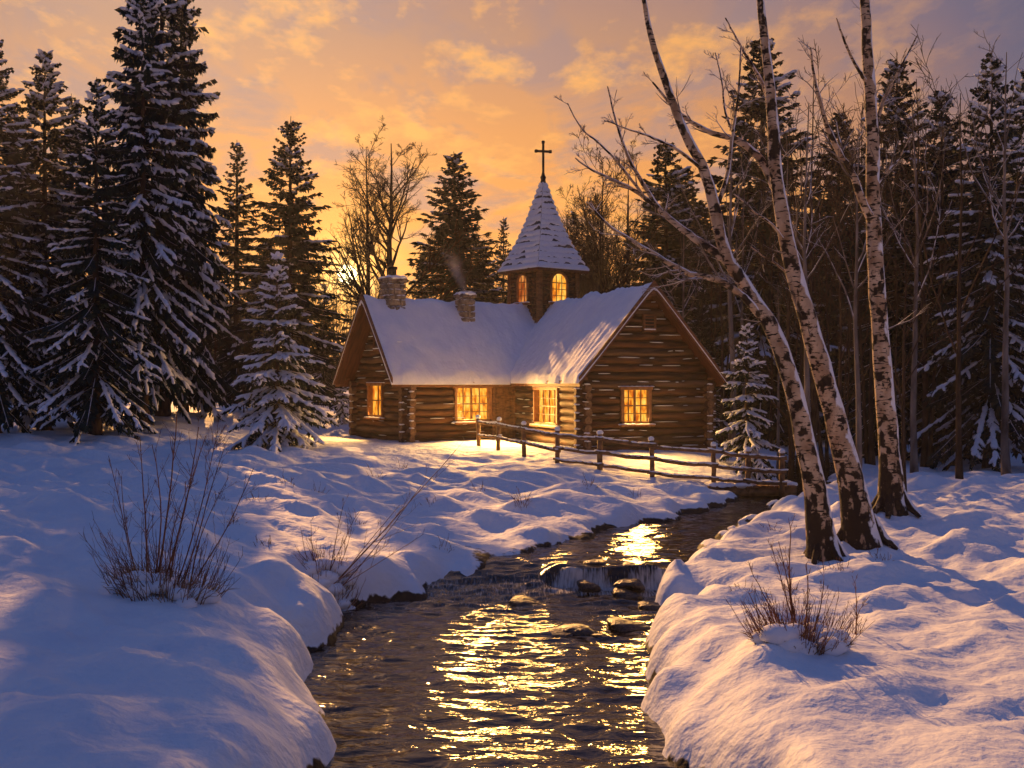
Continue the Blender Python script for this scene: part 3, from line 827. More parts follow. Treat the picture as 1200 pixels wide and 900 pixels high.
    for c in range(nc):
        t0, t1 = c / nc, (c + 1) / nc
        z0, z1 = zE + (zA - zE) * t0, zE + (zA - zE) * t1
        h0, h1 = half_at(t0) + .028, half_at(t1) - .01
        dz = -.03
        for k in range(4):
            ring0 = []; ring1 = []; ring2 = []
            for i in range(ns + 1):
                s = i / ns * 2 - 1
                j = rng.normal(0, .016) if 0 < i < ns else 0
                ring0.append(rotz(np.array([s * h0, -h0, 0]), at + k * math.pi / 2) + tc + [0, 0, z0 + dz + j])
                ring2.append(rotz(np.array([s * (h0 - .05), -h0 + .05, 0]), at + k * math.pi / 2) + tc + [0, 0, z0 + dz + j])
                ring1.append(rotz(np.array([s * h1, -h1, 0]), at + k * math.pi / 2) + tc + [0, 0, z1])
            m = ns + 1
            sp_.add(ring0 + ring1 + ring2, [[i, i + 1, m + i + 1, m + i] for i in range(ns)] + [[2 * m + i, 2 * m + i + 1, i + 1, i] for i in range(ns)], 0, False)
        # snow: a wavy skirt on every course that leaves bits of the butts bare
        for k in range(4):
            mseg = max(4, int(h0 * 2 / .055)); rows = 5
            tops = np.zeros((rows + 1, mseg + 1, 3))
            ss = np.linspace(-1, 1, mseg + 1)
            nn = fbm(ss * h0 * 2.6 + 31 * k, np.full(mseg + 1, c * .75), 4, 12)
            low = np.clip(.10 + .85 * nn, .0, .9) * (.6 if c == 0 else 1) * (np.abs(ss) < .995)
            if c == 0: low = np.clip(low - .25, 0, 1)
            for r_ in range(rows + 1):
                q = low + (1.02 - low) * r_ / rows
                hh = h0 + (h1 - h0) * q; zz = z0 + dz + (z1 - z0 - dz) * q
                lift = .038 * math.sin(math.pi * min(1, .12 + .88 * r_ / rows) ** .8) * (1 + .5 * vnoise(ss * 9 + c, np.full_like(ss, r_ * 1.3 + k), 3)) + .004
                if r_ == 0: lift = lift * 0 + .002
                loc = np.stack([ss * (hh + lift * .8), -(hh + lift), np.zeros_like(ss)], -1)
                tops[r_] = rotz(loc, at + k * math.pi / 2) + tc + np.stack([0 * ss, 0 * ss, zz + lift * .5], -1)
            w_ = mseg + 1
            f = [[r_ * w_ + i, r_ * w_ + i + 1, (r_ + 1) * w_ + i + 1, (r_ + 1) * w_ + i] for r_ in range(rows) for i in range(mseg)]
            sn.add(tops.reshape(-1, 3), f)
    # eave boards under the spire
    for k in range(4):
        n = rotz(np.array([0, -1.0, 0]), at + k * math.pi / 2)
        pc = tc + n * (hs - .02); sp_.box([pc[0], pc[1], zE - .075], [2 * hs + .01 - .004 * k, .05, .10], at + k * math.pi / 2, mat=1)
    sp_.box([tc[0], tc[1], zE - .06], [2 * hs - .08, 2 * hs - .08, .06], at, mat=1)
    spire = sp_.build('spire', [M['shingle'], M['soffit']], root)
    sn.build('snow_courses', M['snow_roof'], spire)
    # finial and cross
    cr = MB()
    prof = [(.10, 12.05), (.12, 12.2), (.10, 12.32), (.13, 12.40), (.08, 12.50), (.055, 12.62), (.05, 12.75)]
    cr.tubes(np.array([[[tc[0], tc[1], z] for _, z in prof]]), np.array([[r for r, _ in prof]]), 12, caps=True)
    ca = R(12)
    cr.box([tc[0], tc[1], 13.28], [.095, .095, 1.25], ca, bevel=.012)
    cr.box([tc[0], tc[1], 13.52], [.62, .090, .095], ca, bevel=.012)
    for dx, dz in ((-.31, 0), (.31, 0), (0, .39)):
        p = rotz(np.array([dx, 0, 0]), ca)
        cr.box([tc[0] + p[0], tc[1] + p[1], 13.52 + dz], [.13, .11, .13], ca, bevel=.02)
    cr.build('cross', M['iron'], root)
    return root

# ------------------------------------------------------------------ conifers
def unit(v): return v / (np.linalg.norm(v, axis=-1, keepdims=True) + 1e-9)

def conifer_meshes(name, H, Rm, z0, seed, snow=.5, zj=.25, twig=.30, gap=.30, per=6, droop=.35, sparse=1.0, needles='needles', snow_size=1.0, dense=1.0, lean=0.0, power=.80):
    """returns (trunk mesh, crown mesh, snow mesh or None)"""
    global rng
    keep = rng; rng = np.random.default_rng(seed)
    tr = MB()
    K = 14; zz = np.linspace(0, H, K)
    rb = .011 * H + .035
    wob = np.cumsum(rng.normal(0, .012 * H / K, (K, 2)), 0) * np.linspace(0, 1, K)[:, None]
    pth = np.stack([wob[:, 0] + lean * zz, wob[:, 1], zz], -1)
    rad = rb * (1 - zz / H) ** .9 + .012; rad[0] *= 1.45; rad[1] *= 1.02
    tr.tubes(pth[None], rad[None], 9)
    for a in rng.uniform(0, 2 * math.pi, 5):      # root flare
        tr.tubes(np.array([[[math.cos(a) * rb * .5, math.sin(a) * rb * .5, rb * 1.6], [math.cos(a) * rb * 1.6, math.sin(a) * rb * 1.6, rb * .3], [math.cos(a) * rb * 2.4, math.sin(a) * rb * 2.4, -.1]]]), np.array([[rb * .4, rb * .35, rb * .15]]), 6)
    # branches
    zs = []; z = z0
    while z < H * .985:
        n = max(3, int(round(per * (1 - .35 * z / H) * rng.uniform(.8, 1.2))))
        a0 = rng.uniform(0, 6.28)
        for k in range(n): zs.append((z + rng.normal(0, gap * zj), a0 + k * 6.283 / n + rng.normal(0, .22)))
        z += gap * (1.15 - .6 * z / H) * rng.uniform(.8, 1.25)
    zs = np.array(zs); t = np.clip((zs[:, 0] - z0) / (H - z0), 0, 1)
    N = len(zs)
    Lb = Rm * ((1 - t) ** power) * rng.uniform(.62, 1.2, N) * np.where(t < .12, .75 + 2 * t, 1) + .10 * H / 10
    if sparse < 1: 
        m = rng.random(N) < sparse + .5 * t; zs, t, Lb = zs[m], t[m], Lb[m]; N = len(zs)
    az = zs[:, 1]; el = R(38) * t ** 1.4 - R(16) * (1 - t) - droop * .3 + rng.normal(0, .08, N)
    KB = 6; s = np.linspace(0, 1, KB)
    hor = s[None] * Lb[:, None] * np.cos(el)[:, None]
    ver = s[None] * Lb[:, None] * np.sin(el)[:, None] - droop * Lb[:, None] * (1 - t)[:, None] * (s[None] ** 1.4) * .65 + .22 * Lb[:, None] * np.clip(s[None] - .55, 0, 1) ** 1.5
    cx = np.interp(zs[:, 0], zz, pth[:, 0]); cy = np.interp(zs[:, 0], zz, pth[:, 1])
    BP = np.stack([cx[:, None] + hor * np.cos(az)[:, None], cy[:, None] + hor * np.sin(az)[:, None], zs[:, :1] + ver], -1)
    br = .010 * Lb[:, None] * (1.1 - s[None]) + .005
    tr.tubes(BP, br + .004, 4)
    # twigs
    cr = MB()
    cnt = np.maximum(6, (Lb / (twig * .155) * dense).astype(int))
    bi = np.repeat(np.arange(N), cnt); ts = rng.uniform(.10, 1.0, len(bi)) ** .85
    fi = ts * (KB - 1); i0 = np.minimum(fi.astype(int), KB - 2); fr = (fi - i0)[:, None]
    pos = BP[bi, i0] * (1 - fr) + BP[bi, i0 + 1] * fr
    tan = unit(BP[bi, i0 + 1] - BP[bi, i0])
    up = np.array([0, 0, 1.0]); side = unit(np.cross(tan, up))
    sg = rng.choice([-1, 1], len(bi))[:, None]
    fan = rng.uniform(.5, 1.15, len(bi))[:, None] * np.where(ts[:, None] > .93, .25, 1)
    d = unit(tan * np.cos(fan) + side * sg * np.sin(fan) + up * rng.normal(-.18, .16, (len(bi), 1)) - up * droop * .35)
    ln = twig * rng.uniform(.6, 1.25, len(bi)) * (1.15 - .55 * ts) * np.clip(Lb[bi] / (Rm * .45), .45, 1.15)
    D = d * ln[:, None]
    sd = unit(np.cross(d, up)); nu = np.cross(sd, d)
    w = (.17 * twig * rng.uniform(.7, 1.3, len(bi)))[:, None]
    cr.blades(pos, D, sd * w)
    cr.blades(pos, D, nu * w * .8)
    # little side tufts that make the outline ragged
    q0 = pos + D * rng.uniform(.25, .8, (len(bi), 1)); dd = unit(d + sd * rng.choice([-1, 1], (len(bi), 1)) * .9 + up * rng.normal(-.1, .3, (len(bi), 1)))
    cr.blades(q0, dd * ln[:, None] * .5, unit(np.cross(dd, up)) * w * .8)
    # hanging twigs
    hm = rng.random(len(bi)) < .6
    hd = unit(D[hm] * .5 + np.array([0, 0, -1.0]) * ln[hm][:, None] * .8)
    cr.blades(pos[hm] + D[hm] * .3, hd * ln[hm][:, None] * .75, unit(np.cross(hd, tan[hm])) * w[hm] * .8)
    # tip sprigs
    # snow
    sm = None
    if snow > 0:
        sm = MB()
        bs = rng.random(N) < np.clip(snow * 1.25, 0, 1)
        pick = (rng.random(len(bi)) < snow * .50) & bs[bi] & (ts > .22)
        k = np.where(pick)[0]
        c = pos[k] + D[k] * .45 + up * (.10 * twig * snow_size)
        X = D[k] * .60 * snow_size ** .5; wd = twig * snow_size * rng.uniform(.09, .19, len(k))[:, None]
        sm.blobs(c, X, sd[k] * wd, nu[k] * wd * rng.uniform(.5, .9, (len(k), 1)), sub=1, noise=.13)
        # ridge of snow along the branch itself
        k2 = np.where(bs)[0]; nn = np.maximum(3, (Lb[k2] / (twig * .30)).astype(int)); b2 = np.repeat(k2, nn); t2 = rng.uniform(.25, .98, len(b2))
        f2 = t2 * (KB - 1); j0 = np.minimum(f2.astype(int), KB - 2); g = (f2 - j0)[:, None]
        p2 = BP[b2, j0] * (1 - g) + BP[b2, j0 + 1] * g + up * (.10 * twig * snow_size); d2 = unit(BP[b2, j0 + 1] - BP[b2, j0]); s2 = unit(np.cross(d2, up))
        sz = twig * snow_size * rng.uniform(.24, .66, len(b2))[:, None]
        sm.blobs(p2, d2 * sz * .75, s2 * sz * .38, np.cross(s2, d2) * sz * .24, sub=1, noise=.12)
        sm = sm.mesh(name + '_snow', M['snow_tree'])
    out = (tr.mesh(name + '_trunk', M['bark']), cr.mesh(name + '_crown', M[needles]), sm)
    rng = keep
    return out

def plant_tree(kind, meshes, loc, rz, sc, label, cat='tree', group=None, names=('trunk', 'crown', 'snow_cover')):
    root = empty(kind, loc, rz); root.scale = (sc,) * 3 if np.isscalar(sc) else sc
    tag(root, label, cat, group)
    crown = None
    for me, nm in zip(meshes, names):
        if me is None: continue
        o = bpy.data.objects.new(nm, me); link(o, root)
        if nm == 'snow_cover': o['kind'] = 'stuff'
    return root

# ------------------------------------------------------------------ bare trees
def interp_paths(P_, pi, t):
    K = P_.shape[1]; f = t * (K - 1); i = np.minimum(f.astype(int), K - 2); g = (f - i)[:, None]
    return P_[pi, i] * (1 - g) + P_[pi, i + 1] * g, unit(P_[pi, i + 1] - P_[pi, i])

def grow(parents, prad, n, tmin, ratio, angle, K, lens, upb=.25, jit=.12, rmin=.004, rr=.55, tmax=1.0, fall=.65):
    """children on every parent path; returns paths, radii, lengths"""
    N = len(parents)
    cnt = np.maximum(1, rng.poisson(np.broadcast_to(n, N)))
    pi = np.repeat(np.arange(N), cnt)
    t = tmin + (tmax - tmin) * rng.random(len(pi))
    p, tan = interp_paths(parents, pi, t)
    rd = unit(np.cross(tan, rng.normal(0, 1, tan.shape)))
    a = angle * rng.uniform(.65, 1.35, (len(pi), 1))
    d = unit(tan * np.cos(a) + rd * np.sin(a))
    L = lens[pi] * ratio * rng.uniform(.55, 1.2, len(pi)) * (1.15 - fall * t + .35 * max(0, fall - .65))
    fi = t * (prad.shape[1] - 1); i = np.minimum(fi.astype(int), prad.shape[1] - 2)
    r0 = np.maximum(prad[pi, i] * rr, rmin)
    path = [p]; cur = d
    for k in range(K - 1):
        cur = unit(cur + np.array([0, 0, upb]) / (K - 1) * 2 + rng.normal(0, jit, cur.shape))
        path.append(path[-1] + cur * (L / (K - 1))[:, None])
    path = np.stack(path, 1)
    rad = np.maximum(r0[:, None] * np.linspace(1, .25, K)[None], rmin * .7)
    return path, rad, L

def bare_tree_mesh(name, H, seed, r0=.16, limbs=16, first=.28, twigs=(7, 6, 4), angle=.62, upb=.5, stems=1, rmin=.010, spread=.42, bark='bare_bark', jl=.10):
    global rng
    keep = rng; rng = np.random.default_rng(seed)
    mb = MB(); K = 12
    paths = []; rads = []
    for s in range(stems):
        zz = np.linspace(0, H * (1 if s == 0 else rng.uniform(.75, .95)), K)
        off = np.cumsum(rng.normal(0, .010 * H / K * 3, (K, 2)), 0)
        if s: off += np.outer(zz, rng.normal(0, .10, 2)) + rng.normal(0, .15, 2)
        paths.append(np.stack([off[:, 0], off[:, 1], zz], -1)); rads.append(r0 * (1 - .3 * (s > 0)) * (1 - zz / H * .93) ** 1.1 + rmin * .6)
    p0 = np.array(paths); q0 = np.array(rads); q0[:, 0] *= 1.3
    mb.tubes(p0, q0, 8)
    l0 = np.full(len(p0), H)
    p, q, l = grow(p0, q0, limbs, first, spread, angle, 8, l0, upb * .55, jl, rmin, .50, .97, .84)
    mb.tubes(p, q, 5)
    for i, n in enumerate(twigs):
        p, q, l = grow(p, q, n, .22, .46, .70, 5 if i < 2 else 4, l, upb * .22, .16, rmin * (1 - .22 * i), .6)
        mb.tubes(p, q, 4 if i == 0 else 3)
    me = mb.mesh(name, M[bark]); rng = keep
    return me

def birch(label, limbs, rb, depth, seed, tw=1.0):
    """limbs: list of (points [(px,py,depth offset)], start radius, end radius); first is the trunk"""
    global rng
    keep = rng; rng = np.random.default_rng(seed)
    base = hit(*limbs[0][0][0][:2]); d0 = base[1]
    root = empty('birch_tree', base - np.array([0, 0, .02])); tag(root, label, 'tree', 'white-barked birches on the right bank')
    mb = MB(); allp = []; allr = []; alll = []; sizes = []
    for li, (pts, r0, r1) in enumerate(limbs):
        w = np.array([P(a, b, d0 + (c[0] if c else 0)) for a, b, *c in pts]) - base
        if li == 0: w[0] = (0, 0, -.15)
        seg = np.concatenate([[0], np.cumsum(np.linalg.norm(np.diff(w, axis=0), axis=1))])
        K = 26; t = np.linspace(0, seg[-1], K)
        # smooth spline through the picked points
        def cr_(u):
            i = int(np.clip(np.searchsorted(seg, u) - 1, 0, len(seg) - 2)); f = (u - seg[i]) / (seg[i + 1] - seg[i] + 1e-9)
            p0, p1, p2, p3 = w[max(i - 1, 0)], w[i], w[i + 1], w[min(i + 2, len(w) - 1)]
            return .5 * (2 * p1 + (p2 - p0) * f + (2 * p0 - 5 * p1 + 4 * p2 - p3) * f * f + (3 * p1 - p0 - 3 * p2 + p3) * f ** 3)
        path = np.array([cr_(u) for u in t])
        L = seg[-1]
        path[1:] += rng.normal(0, .004 * L / 3, (K - 1, 3)) * (1 if li else .5)
        rad = r0 + (r1 - r0) * np.linspace(0, 1, K) ** .85
        rad = rad * (1 + rng.normal(0, .035, K))
        if li == 0: rad[:4] *= np.array([1.55, 1.28, 1.1, 1.03])
        lb = mb if li == 0 else MB()
        lb.tubes(path[None], rad[None], 14 if r0 > .08 else 7)
        if li:
            pp, qq, ll = path[None], rad[None], np.array([L])
            p, q, l = grow(pp, qq, max(4, L * 2.8 * tw), .25, .24, .65, 7, ll, .12, .13, .007, .42); q = np.minimum(q, .018); lb.tubes(p, q, 5, 1)
            p, q, l = grow(p, q, 4.5, .2, .50, .62, 5, l, .08, .14, .005, .6); lb.tubes(p, q, 4, 1)
            p, q, l = grow(p, q, 2.2, .2, .5, .6, 4, l, .05, .15, .004, .7); lb.tubes(p, q, 3, 1)
            lb.build('limb', [M['birch'], M['pale_bark']], root)
        allp.append(path); allr.append(rad); alll.append(L); sizes.append(r0)
    if True:
        for a in rng.uniform(0, 6.28, 6):
            ca, sa = math.cos(a), math.sin(a)
            mb.tubes(np.array([[[ca * rb * .5, sa * rb * .5, rb * 1.8], [ca * rb * 1.4, sa * rb * 1.4, rb * .35], [ca * rb * 2.3, sa * rb * 2.3, -.12]]]), np.array([[rb * .45, rb * .38, rb * .2]]), 7)
    # a few short side twigs low on the trunk
    p, q, l = grow(allp[0][None], allr[0][None], 12, .3, .09, .9, 6, np.array([alll[0]]), .25, .14, .008, .10)
    q = np.minimum(q, .016); mb.tubes(p, q, 5, 1)
    p, q, l = grow(p, q, 4, .3, .5, .6, 4, l, .1, .14, .005, .6)
    mb.tubes(p, q, 3, 1)
    mb.build('trunk', [M['birch'], M['pale_bark']], root)
    rng = keep
    return root

# ------------------------------------------------------------------ shrubs
def shrub(name, label, canes, base_px, seed, grass=120, grass_h=.7, mound=.35, spread=.5, side=True, fine=60, cat='shrub', group=None):
    """canes: list of (px base, px top, py top) in the photograph, at the depth of the base"""
    global rng
    keep = rng; rng = np.random.default_rng(seed)
    b = hit(*base_px); d = b[1]
    root = empty(name, b); tag(root, label, cat, group)
    st = MB(); K = 9; pp = []; qq = []
    for (bx, by, tx, ty, r, dd) in canes:
        p0 = P(bx, by, d) - b; p1 = P(tx, ty, d + dd) - b
        g = gz(*(p0 + b)[:2]) - b[2]; p0[2] = min(p0[2], g + .05) - .05
        s = np.linspace(0, 1, K)[:, None]
        bow = np.array([rng.normal(0, .04), rng.normal(0, .06), 0]) * np.linalg.norm(p1 - p0)
        path = p0 + (p1 - p0) * s + bow * np.sin(s * math.pi) + np.cumsum(rng.normal(0, .008, (K, 3)), 0) * s
        pp.append(path); qq.append(np.linspace(r, r * .35, K))
    pp = np.array(pp); qq = np.array(qq); ll = np.linalg.norm(pp[:, -1] - pp[:, 0], axis=1)
    st.tubes(pp, qq, 6)
    if side:
        p, q, l = grow(pp, qq, 7, .3, .24, .6, 5, ll, .2, .12, .003, .5); st.tubes(p, q, 4)
        p, q, l = grow(p, q, 3, .25, .5, .6, 4, l, .15, .14, .0025, .7); st.tubes(p, q, 3)
    if fine:
        a = rng.uniform(0, 6.28, fine); rr = spread * np.sqrt(rng.random(fine))
        o = np.stack([rr * np.cos(a), rr * np.sin(a) * .8, np.zeros(fine)], -1); o[:, 2] = ground_h(o[:, 0] + b[0], o[:, 1] + b[1]) - b[2] - .03
        dr = unit(np.stack([np.cos(a) * rr / spread * .7 + rng.normal(0, .18, fine), np.sin(a) * rr / spread * .5 + rng.normal(0, .18, fine), np.ones(fine)], -1))
        L = grass_h * rng.uniform(.5, 1.35, fine)
        s = np.linspace(0, 1, 5)
        path = o[:, None] + dr[:, None] * L[:, None, None] * s[None, :, None] + np.cumsum(rng.normal(0, .012, (fine, 5, 3)), 1) * s[None, :, None]
        rad = np.full((fine, 1), .0055) * np.linspace(1, .4, 5)[None]; st.tubes(path, rad, 4)
        p, q, l = grow(path, rad, 4, .3, .35, .6, 4, L, .2, .12, .0025, .7); st.tubes(p, q, 3)
    st.build('stems', M['cane'], root)
    if grass:
        g = MB(); a = rng.uniform(0, 6.28, grass); rr = spread * .9 * np.sqrt(rng.random(grass))
        o = np.stack([rr * np.cos(a), rr * np.sin(a) * .8, np.zeros(grass)], -1); o[:, 2] = ground_h(o[:, 0] + b[0], o[:, 1] + b[1]) - b[2] - .03
        dr = unit(np.stack([np.cos(a) * rr / spread * .8 + rng.normal(0, .3, grass), np.sin(a) * rr / spread * .6 + rng.normal(0, .3, grass), np.ones(grass)], -1))
        L = grass_h * rng.uniform(.3, .85, grass)
        s = np.linspace(0, 1, 4)
        path = o[:, None] + dr[:, None] * L[:, None, None] * s[None, :, None]; path[:, :, 2] -= (s ** 2.5)[None] * L[:, None] * .3
        g.tubes(path, np.full((grass, 1), .006) * np.array([1, .8, .6, .2])[None], 3)
        g.build('dry_grass', M['grass'], root)
    if mound:
        n = 26; a = rng.uniform(0, 6.28, n); rr = spread * .9 * np.sqrt(rng.random(n))
        c = np.stack([rr * np.cos(a), rr * np.sin(a) * .8, np.zeros(n)], -1); c[:, 2] = ground_h(c[:, 0] + b[0], c[:, 1] + b[1]) - b[2] + rng.uniform(-.02, .10, n) * mound / .35
        z = rng.uniform(.06, .15, n)
        m = MB(); m.blobs(c, np.stack([z * 1.3, 0 * z, 0 * z], -1), np.stack([0 * z, z * 1.2, 0 * z], -1), np.stack([0 * z, 0 * z, z * .8], -1), sub=2, noise=.04)
        m.build('snow_clumps', M['snow'], root)
    rng = keep
    return root

# ================================================================== build
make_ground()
make_water()
build_chapel()

# ------------------------------------------------------------------ fence and foot bridge
def build_fence():
    posts = [(561, 38.6, .98), (584, 37.4, 1.02), (614, 35.9, 1.05), (653, 34.4, 1.03), (703, 33.3, 1.08), (764, 32.8, 1.08), (836, 32.3, 1.10), (876, 32.1, 1.02), (916, 31.9, 1.02)]
    pts = []
    for px, d, h in posts:
        x = (px - 600) / F * d; z = gz(x, d)
        pts.append([x, d, z, h])
    pts[7][2] = .66                                  # stands on the bridge beam
    pts[6][2] = max(pts[6][2], .72); pts[8][2] = max(pts[8][2], .62)
    root = empty('rail_fence', pts[4][:3]); o0 = np.array(pts[4][:3])
    tag(root, 'rustic split rail fence of round posts running down to the stream', 'fence')
    for x, y, z, h in pts:
        m = MB(); r = .075 * rng.uniform(.9, 1.15); K = 5
        zz = np.linspace(-.25, h, K); p = np.stack([np.full(K, x) + rng.normal(0, .006, K) + zz * rng.normal(0, .02), np.full(K, y) + rng.normal(0, .006, K), z + zz], -1) - o0
        m.tubes(p[None], np.full((1, K), r) * np.array([1.05, 1.02, 1, .98, .93]), 10, caps=True)
        po = m.build('post', M['fence'], root)
        s = MB(); s.blobs(p[-1:] + np.array([[0, 0, .025]]), np.array([[r * 1.25, 0, 0]]), np.array([[0, r * 1.25, 0]]), np.array([[0, 0, .075]]), sub=2, noise=.05)
        s.build('snow_cap', M['snow'], po)
    for i in range(len(pts) - 1):
        a, b = np.array(pts[i]), np.array(pts[i + 1])
        lv = [.86, .42] if i < 3 else [.86, .47, .12]
        for f in lv:
            off = np.array([0, -.05, 0])
            pa = a[:3] + [0, 0, a[3] * f + rng.normal(0, .015)] + off; pb = b[:3] + [0, 0, b[3] * f + rng.normal(0, .015)] + off
            dr = (pb - pa); ln = np.linalg.norm(dr); dr /= ln
            pa = pa - dr * .14; pb = pb + dr * .14
            K = 7; s = np.linspace(0, 1, K)[:, None]
            p = pa + (pb - pa) * s - np.array([0, 0, .03]) * np.sin(s * math.pi) + rng.normal(0, .010, (K, 3)) - o0
            r = .052 * rng.uniform(.85, 1.15)
            m = MB(); m.tubes(p[None], (r * (1 + rng.normal(0, .06, K)))[None], 8, caps=True)
            ro = m.build('rail', M['fence'], root)
            n = int(ln / .16); n = max(n, 6); t = np.sort((np.arange(n) + rng.uniform(.1, .9, n)) / n)
            c, tn = interp_paths(p[None], np.zeros(len(t), int), t); c = c + np.array([0, 0, r * .85])
            sd = unit(np.cross(tn, [0, 0, 1.0])); l = rng.uniform(.09, .17, (len(t), 1))
            sm = MB(); sm.blobs(c, tn * l, sd * r * 1.05, np.cross(sd, tn) * rng.uniform(.02, .034, (len(t), 1)), sub=1, noise=.08)
            sm.build('snow_strip', M['snow'], ro)
build_fence()

def build_bridge():
    xa, xb = (826 - 600) / F * 32.6, (930 - 600) / F * 32.4
    root = empty('log_footbridge', ((xa + xb) / 2, 32.7, .55)); L = xb - xa
    tag(root, 'low dark log footbridge over the stream under the end of the fence', 'bridge')
    for y in (-.55, .55):
        m = MB(); K = 6; p = np.stack([np.linspace(-L / 2, L / 2, K), np.full(K, y), rng.normal(0, .012, K) - .08], -1)
        m.tubes(p[None], np.full((1, K), .13), 10, caps=True); m.build('beam', M['fence'], root)
    m = MB()
    for k in range(12): m.box([-L / 2 + L * (k + .5) / 12, 0, .08], [L / 12 - .02, 1.35 + rng.uniform(-.05, .05), .06], bevel=.01, jit=.004)
    dk = m.build('deck', M['fence'], root)
    s = MB(); n = 60
    c = np.stack([rng.uniform(-L / 2, L / 2, n), rng.uniform(-.6, .6, n), np.full(n, .12)], -1); z = rng.uniform(.05, .1, n); o = 0 * z
    s.blobs(c, np.stack([z * 2.6, o, o], -1), np.stack([o, z * 2.2, o], -1), np.stack([o, o, z], -1), noise=.06)
    s.build('snow_cover', M['snow'], dk)
build_bridge()

# ------------------------------------------------------------------ stones in the stream
def rock_mesh(name, seed, snowy=False):
    global rng
    keep = rng; rng = np.random.default_rng(seed)
    v, f = ICO[3]; v = v.copy()
    n = 0
    for k in range(18):
        d = unit(rng.normal(0, 1, 3)); n = n + .5 * np.clip(v @ d - rng.uniform(.45, .8), 0, 1)
    r = 1 - .9 * n + .10 * fbm(v[:, 0] * 3 + seed, v[:, 1] * 3 + v[:, 2] * 2, 3, seed)
    v = v * (r / r.max())[:, None]; v[:, 2] *= np.where(v[:, 2] > 0, .8, 1)
    m = MB(); m.add(v, f); rng = keep
    return m.mesh(name, M['rock_snow' if snowy else 'rock'])
ROCKS = [rock_mesh('rock%d' % k, 50 + k) for k in range(4)]
SROCKS = [rock_mesh('snowrock%d' % k, 70 + k, True) for k in range(2)]
def rock(px, py, w, h, label, lv=0.0, snowy=False, dp=.8, name='stream_rock'):
    x, y = W(px, py, lv); s = w * (1.0 if snowy else 1.2) / F * y / 2
    o = bpy.data.objects.new(name, (SROCKS if snowy else ROCKS)[rng.integers(0, 2 if snowy else 4)])
    z = lv - .02
    o.location = (x, y, z); o.scale = (s, s * dp, h / F * y); o.rotation_euler = (0, 0, rng.uniform(0, 6.28) if dp > .95 else rng.uniform(-.25, .25))
    link(o); tag(o, label, 'rock', 'dark stones in and along the stream' if not snowy else 'snow-capped stones at the water')
for a in [
    (622, 707, 66, 13, 'wide wet dark stone alone in the middle of the lower pool', 0),
    (668, 741, 62, 14, 'dark stone at the foot of the pool, left of its lighter-splashed neighbour', 0),
    (738, 733, 66, 15, 'largest dark stone near the right bank of the lower pool', 0),
    (736, 697, 48, 14, 'dark boulder at the right foot of the little waterfall', 0),
    (655, 677, 30, 9, 'small stone at the left end of the waterfall ledge', .12),
    (690, 686, 36, 12, 'ledge stone splitting the waterfall in its middle', .12),
    (738, 686, 40, 13, 'ledge stone closing the waterfall on its right', .12),
    (700, 660, 36, 8, 'dark stone in the upper pool just above the waterfall', .33),
    (745, 664, 40, 10, 'dark stone under the right bank above the waterfall', .33),
    (640, 657, 36, 7, 'low stone in the shallows left of the waterfall', .30),
    (596, 672, 44, 8, 'flat stone in the rapids below the left bank', .12),
    (560, 690, 30, 7, 'small dark stone off the toe of the left bank', 0),
    (590, 660, 40, 12, 'dark stone tucked under the snowy left bank beside the rapids', .2),
    (700, 745, 24, 6, 'little dark stone between the two big lower stones', 0),
    (585, 735, 30, 5, 'barely showing stone left in the lower pool', 0),
    (765, 712, 44, 13, 'dark stone under the snow lip of the right bank', 0),
]:
    rock(*a[:5], lv=a[5])
rock(884, 613, 46, 17, 'rounded grey stone with a snow cap on the right bank at the water', .45, True, .8)
rock(860, 620, 22, 9, 'small snow-capped stone left of the rounded grey stone', .38, True, .9)

# ------------------------------------------------------------------ conifers
SP = {
 'bigA': conifer_meshes('spruce_a', 16, 3.5, 2.2, 101, snow=.52, twig=.50, gap=.42, per=7, droop=.55, dense=1.0),
 'bigB': conifer_meshes('spruce_b', 16, 3.2, 1.8, 102, snow=.46, twig=.48, gap=.42, per=7, droop=.5, dense=1.0),
 'midA': conifer_meshes('spruce_c', 14, 2.9, 1.0, 103, snow=.17, twig=.46, gap=.40, per=8, droop=.35, dense=1.0),
 'midB': conifer_meshes('spruce_d', 14, 2.7, .8, 104, snow=.07, twig=.46, gap=.36, per=9, droop=.32, dense=1.1),
 'slim': conifer_meshes('spruce_e', 14, 1.8, .8, 105, snow=.05, twig=.40, gap=.42, per=7, droop=.3, dense=.9),
 'hero': conifer_meshes('fir_a', 6.4, 2.0, .12, 106, snow=1.0, twig=.36, gap=.54, per=13, zj=.09, droop=.50, dense=1.15, snow_size=1.1, power=.86),
 'small': conifer_meshes('fir_b', 5.0, 1.30, .12, 107, snow=.80, twig=.28, gap=.40, per=9, zj=.10, droop=.5, dense=1.1, snow_size=1.1, power=.85),
 'far': conifer_meshes('spruce_f', 12, 2.3, .5, 108, snow=.0, twig=.60, gap=.42, per=7, droop=.3, dense=.8, needles='needles_far'),
}
HT = {'bigA': 16, 'bigB': 16, 'midA': 14, 'midB': 14, 'slim': 14, 'hero': 6.4, 'small': 5.0, 'far': 12}
def at_px(px, d):
    x = (px - 600) / F * d
    return np.array([x, d, gz(x, d) - .03])
def conifer(kind, px, d, top, label, group=None, wid=1.0, name='conifer_tree'):
    loc = at_px(px, d)
    H = CAMZ - (top - 450) / F * d - loc[2]
    s = H / HT[kind]
    return plant_tree(name, SP[kind], loc, rng.uniform(0, 6.28), (s * wid, s * wid, s), label, 'tree', group)
G1 = 'tall snowy spruces on the left'
conifer('bigA', 168, 42.5, -60, 'tall snowy spruce whose bare dark trunk stands nearest on the left', G1, .72)
conifer('bigB', 191, 45.5, -130, 'tallest snowy spruce, the middle of the three trunks on the left', G1, .78)
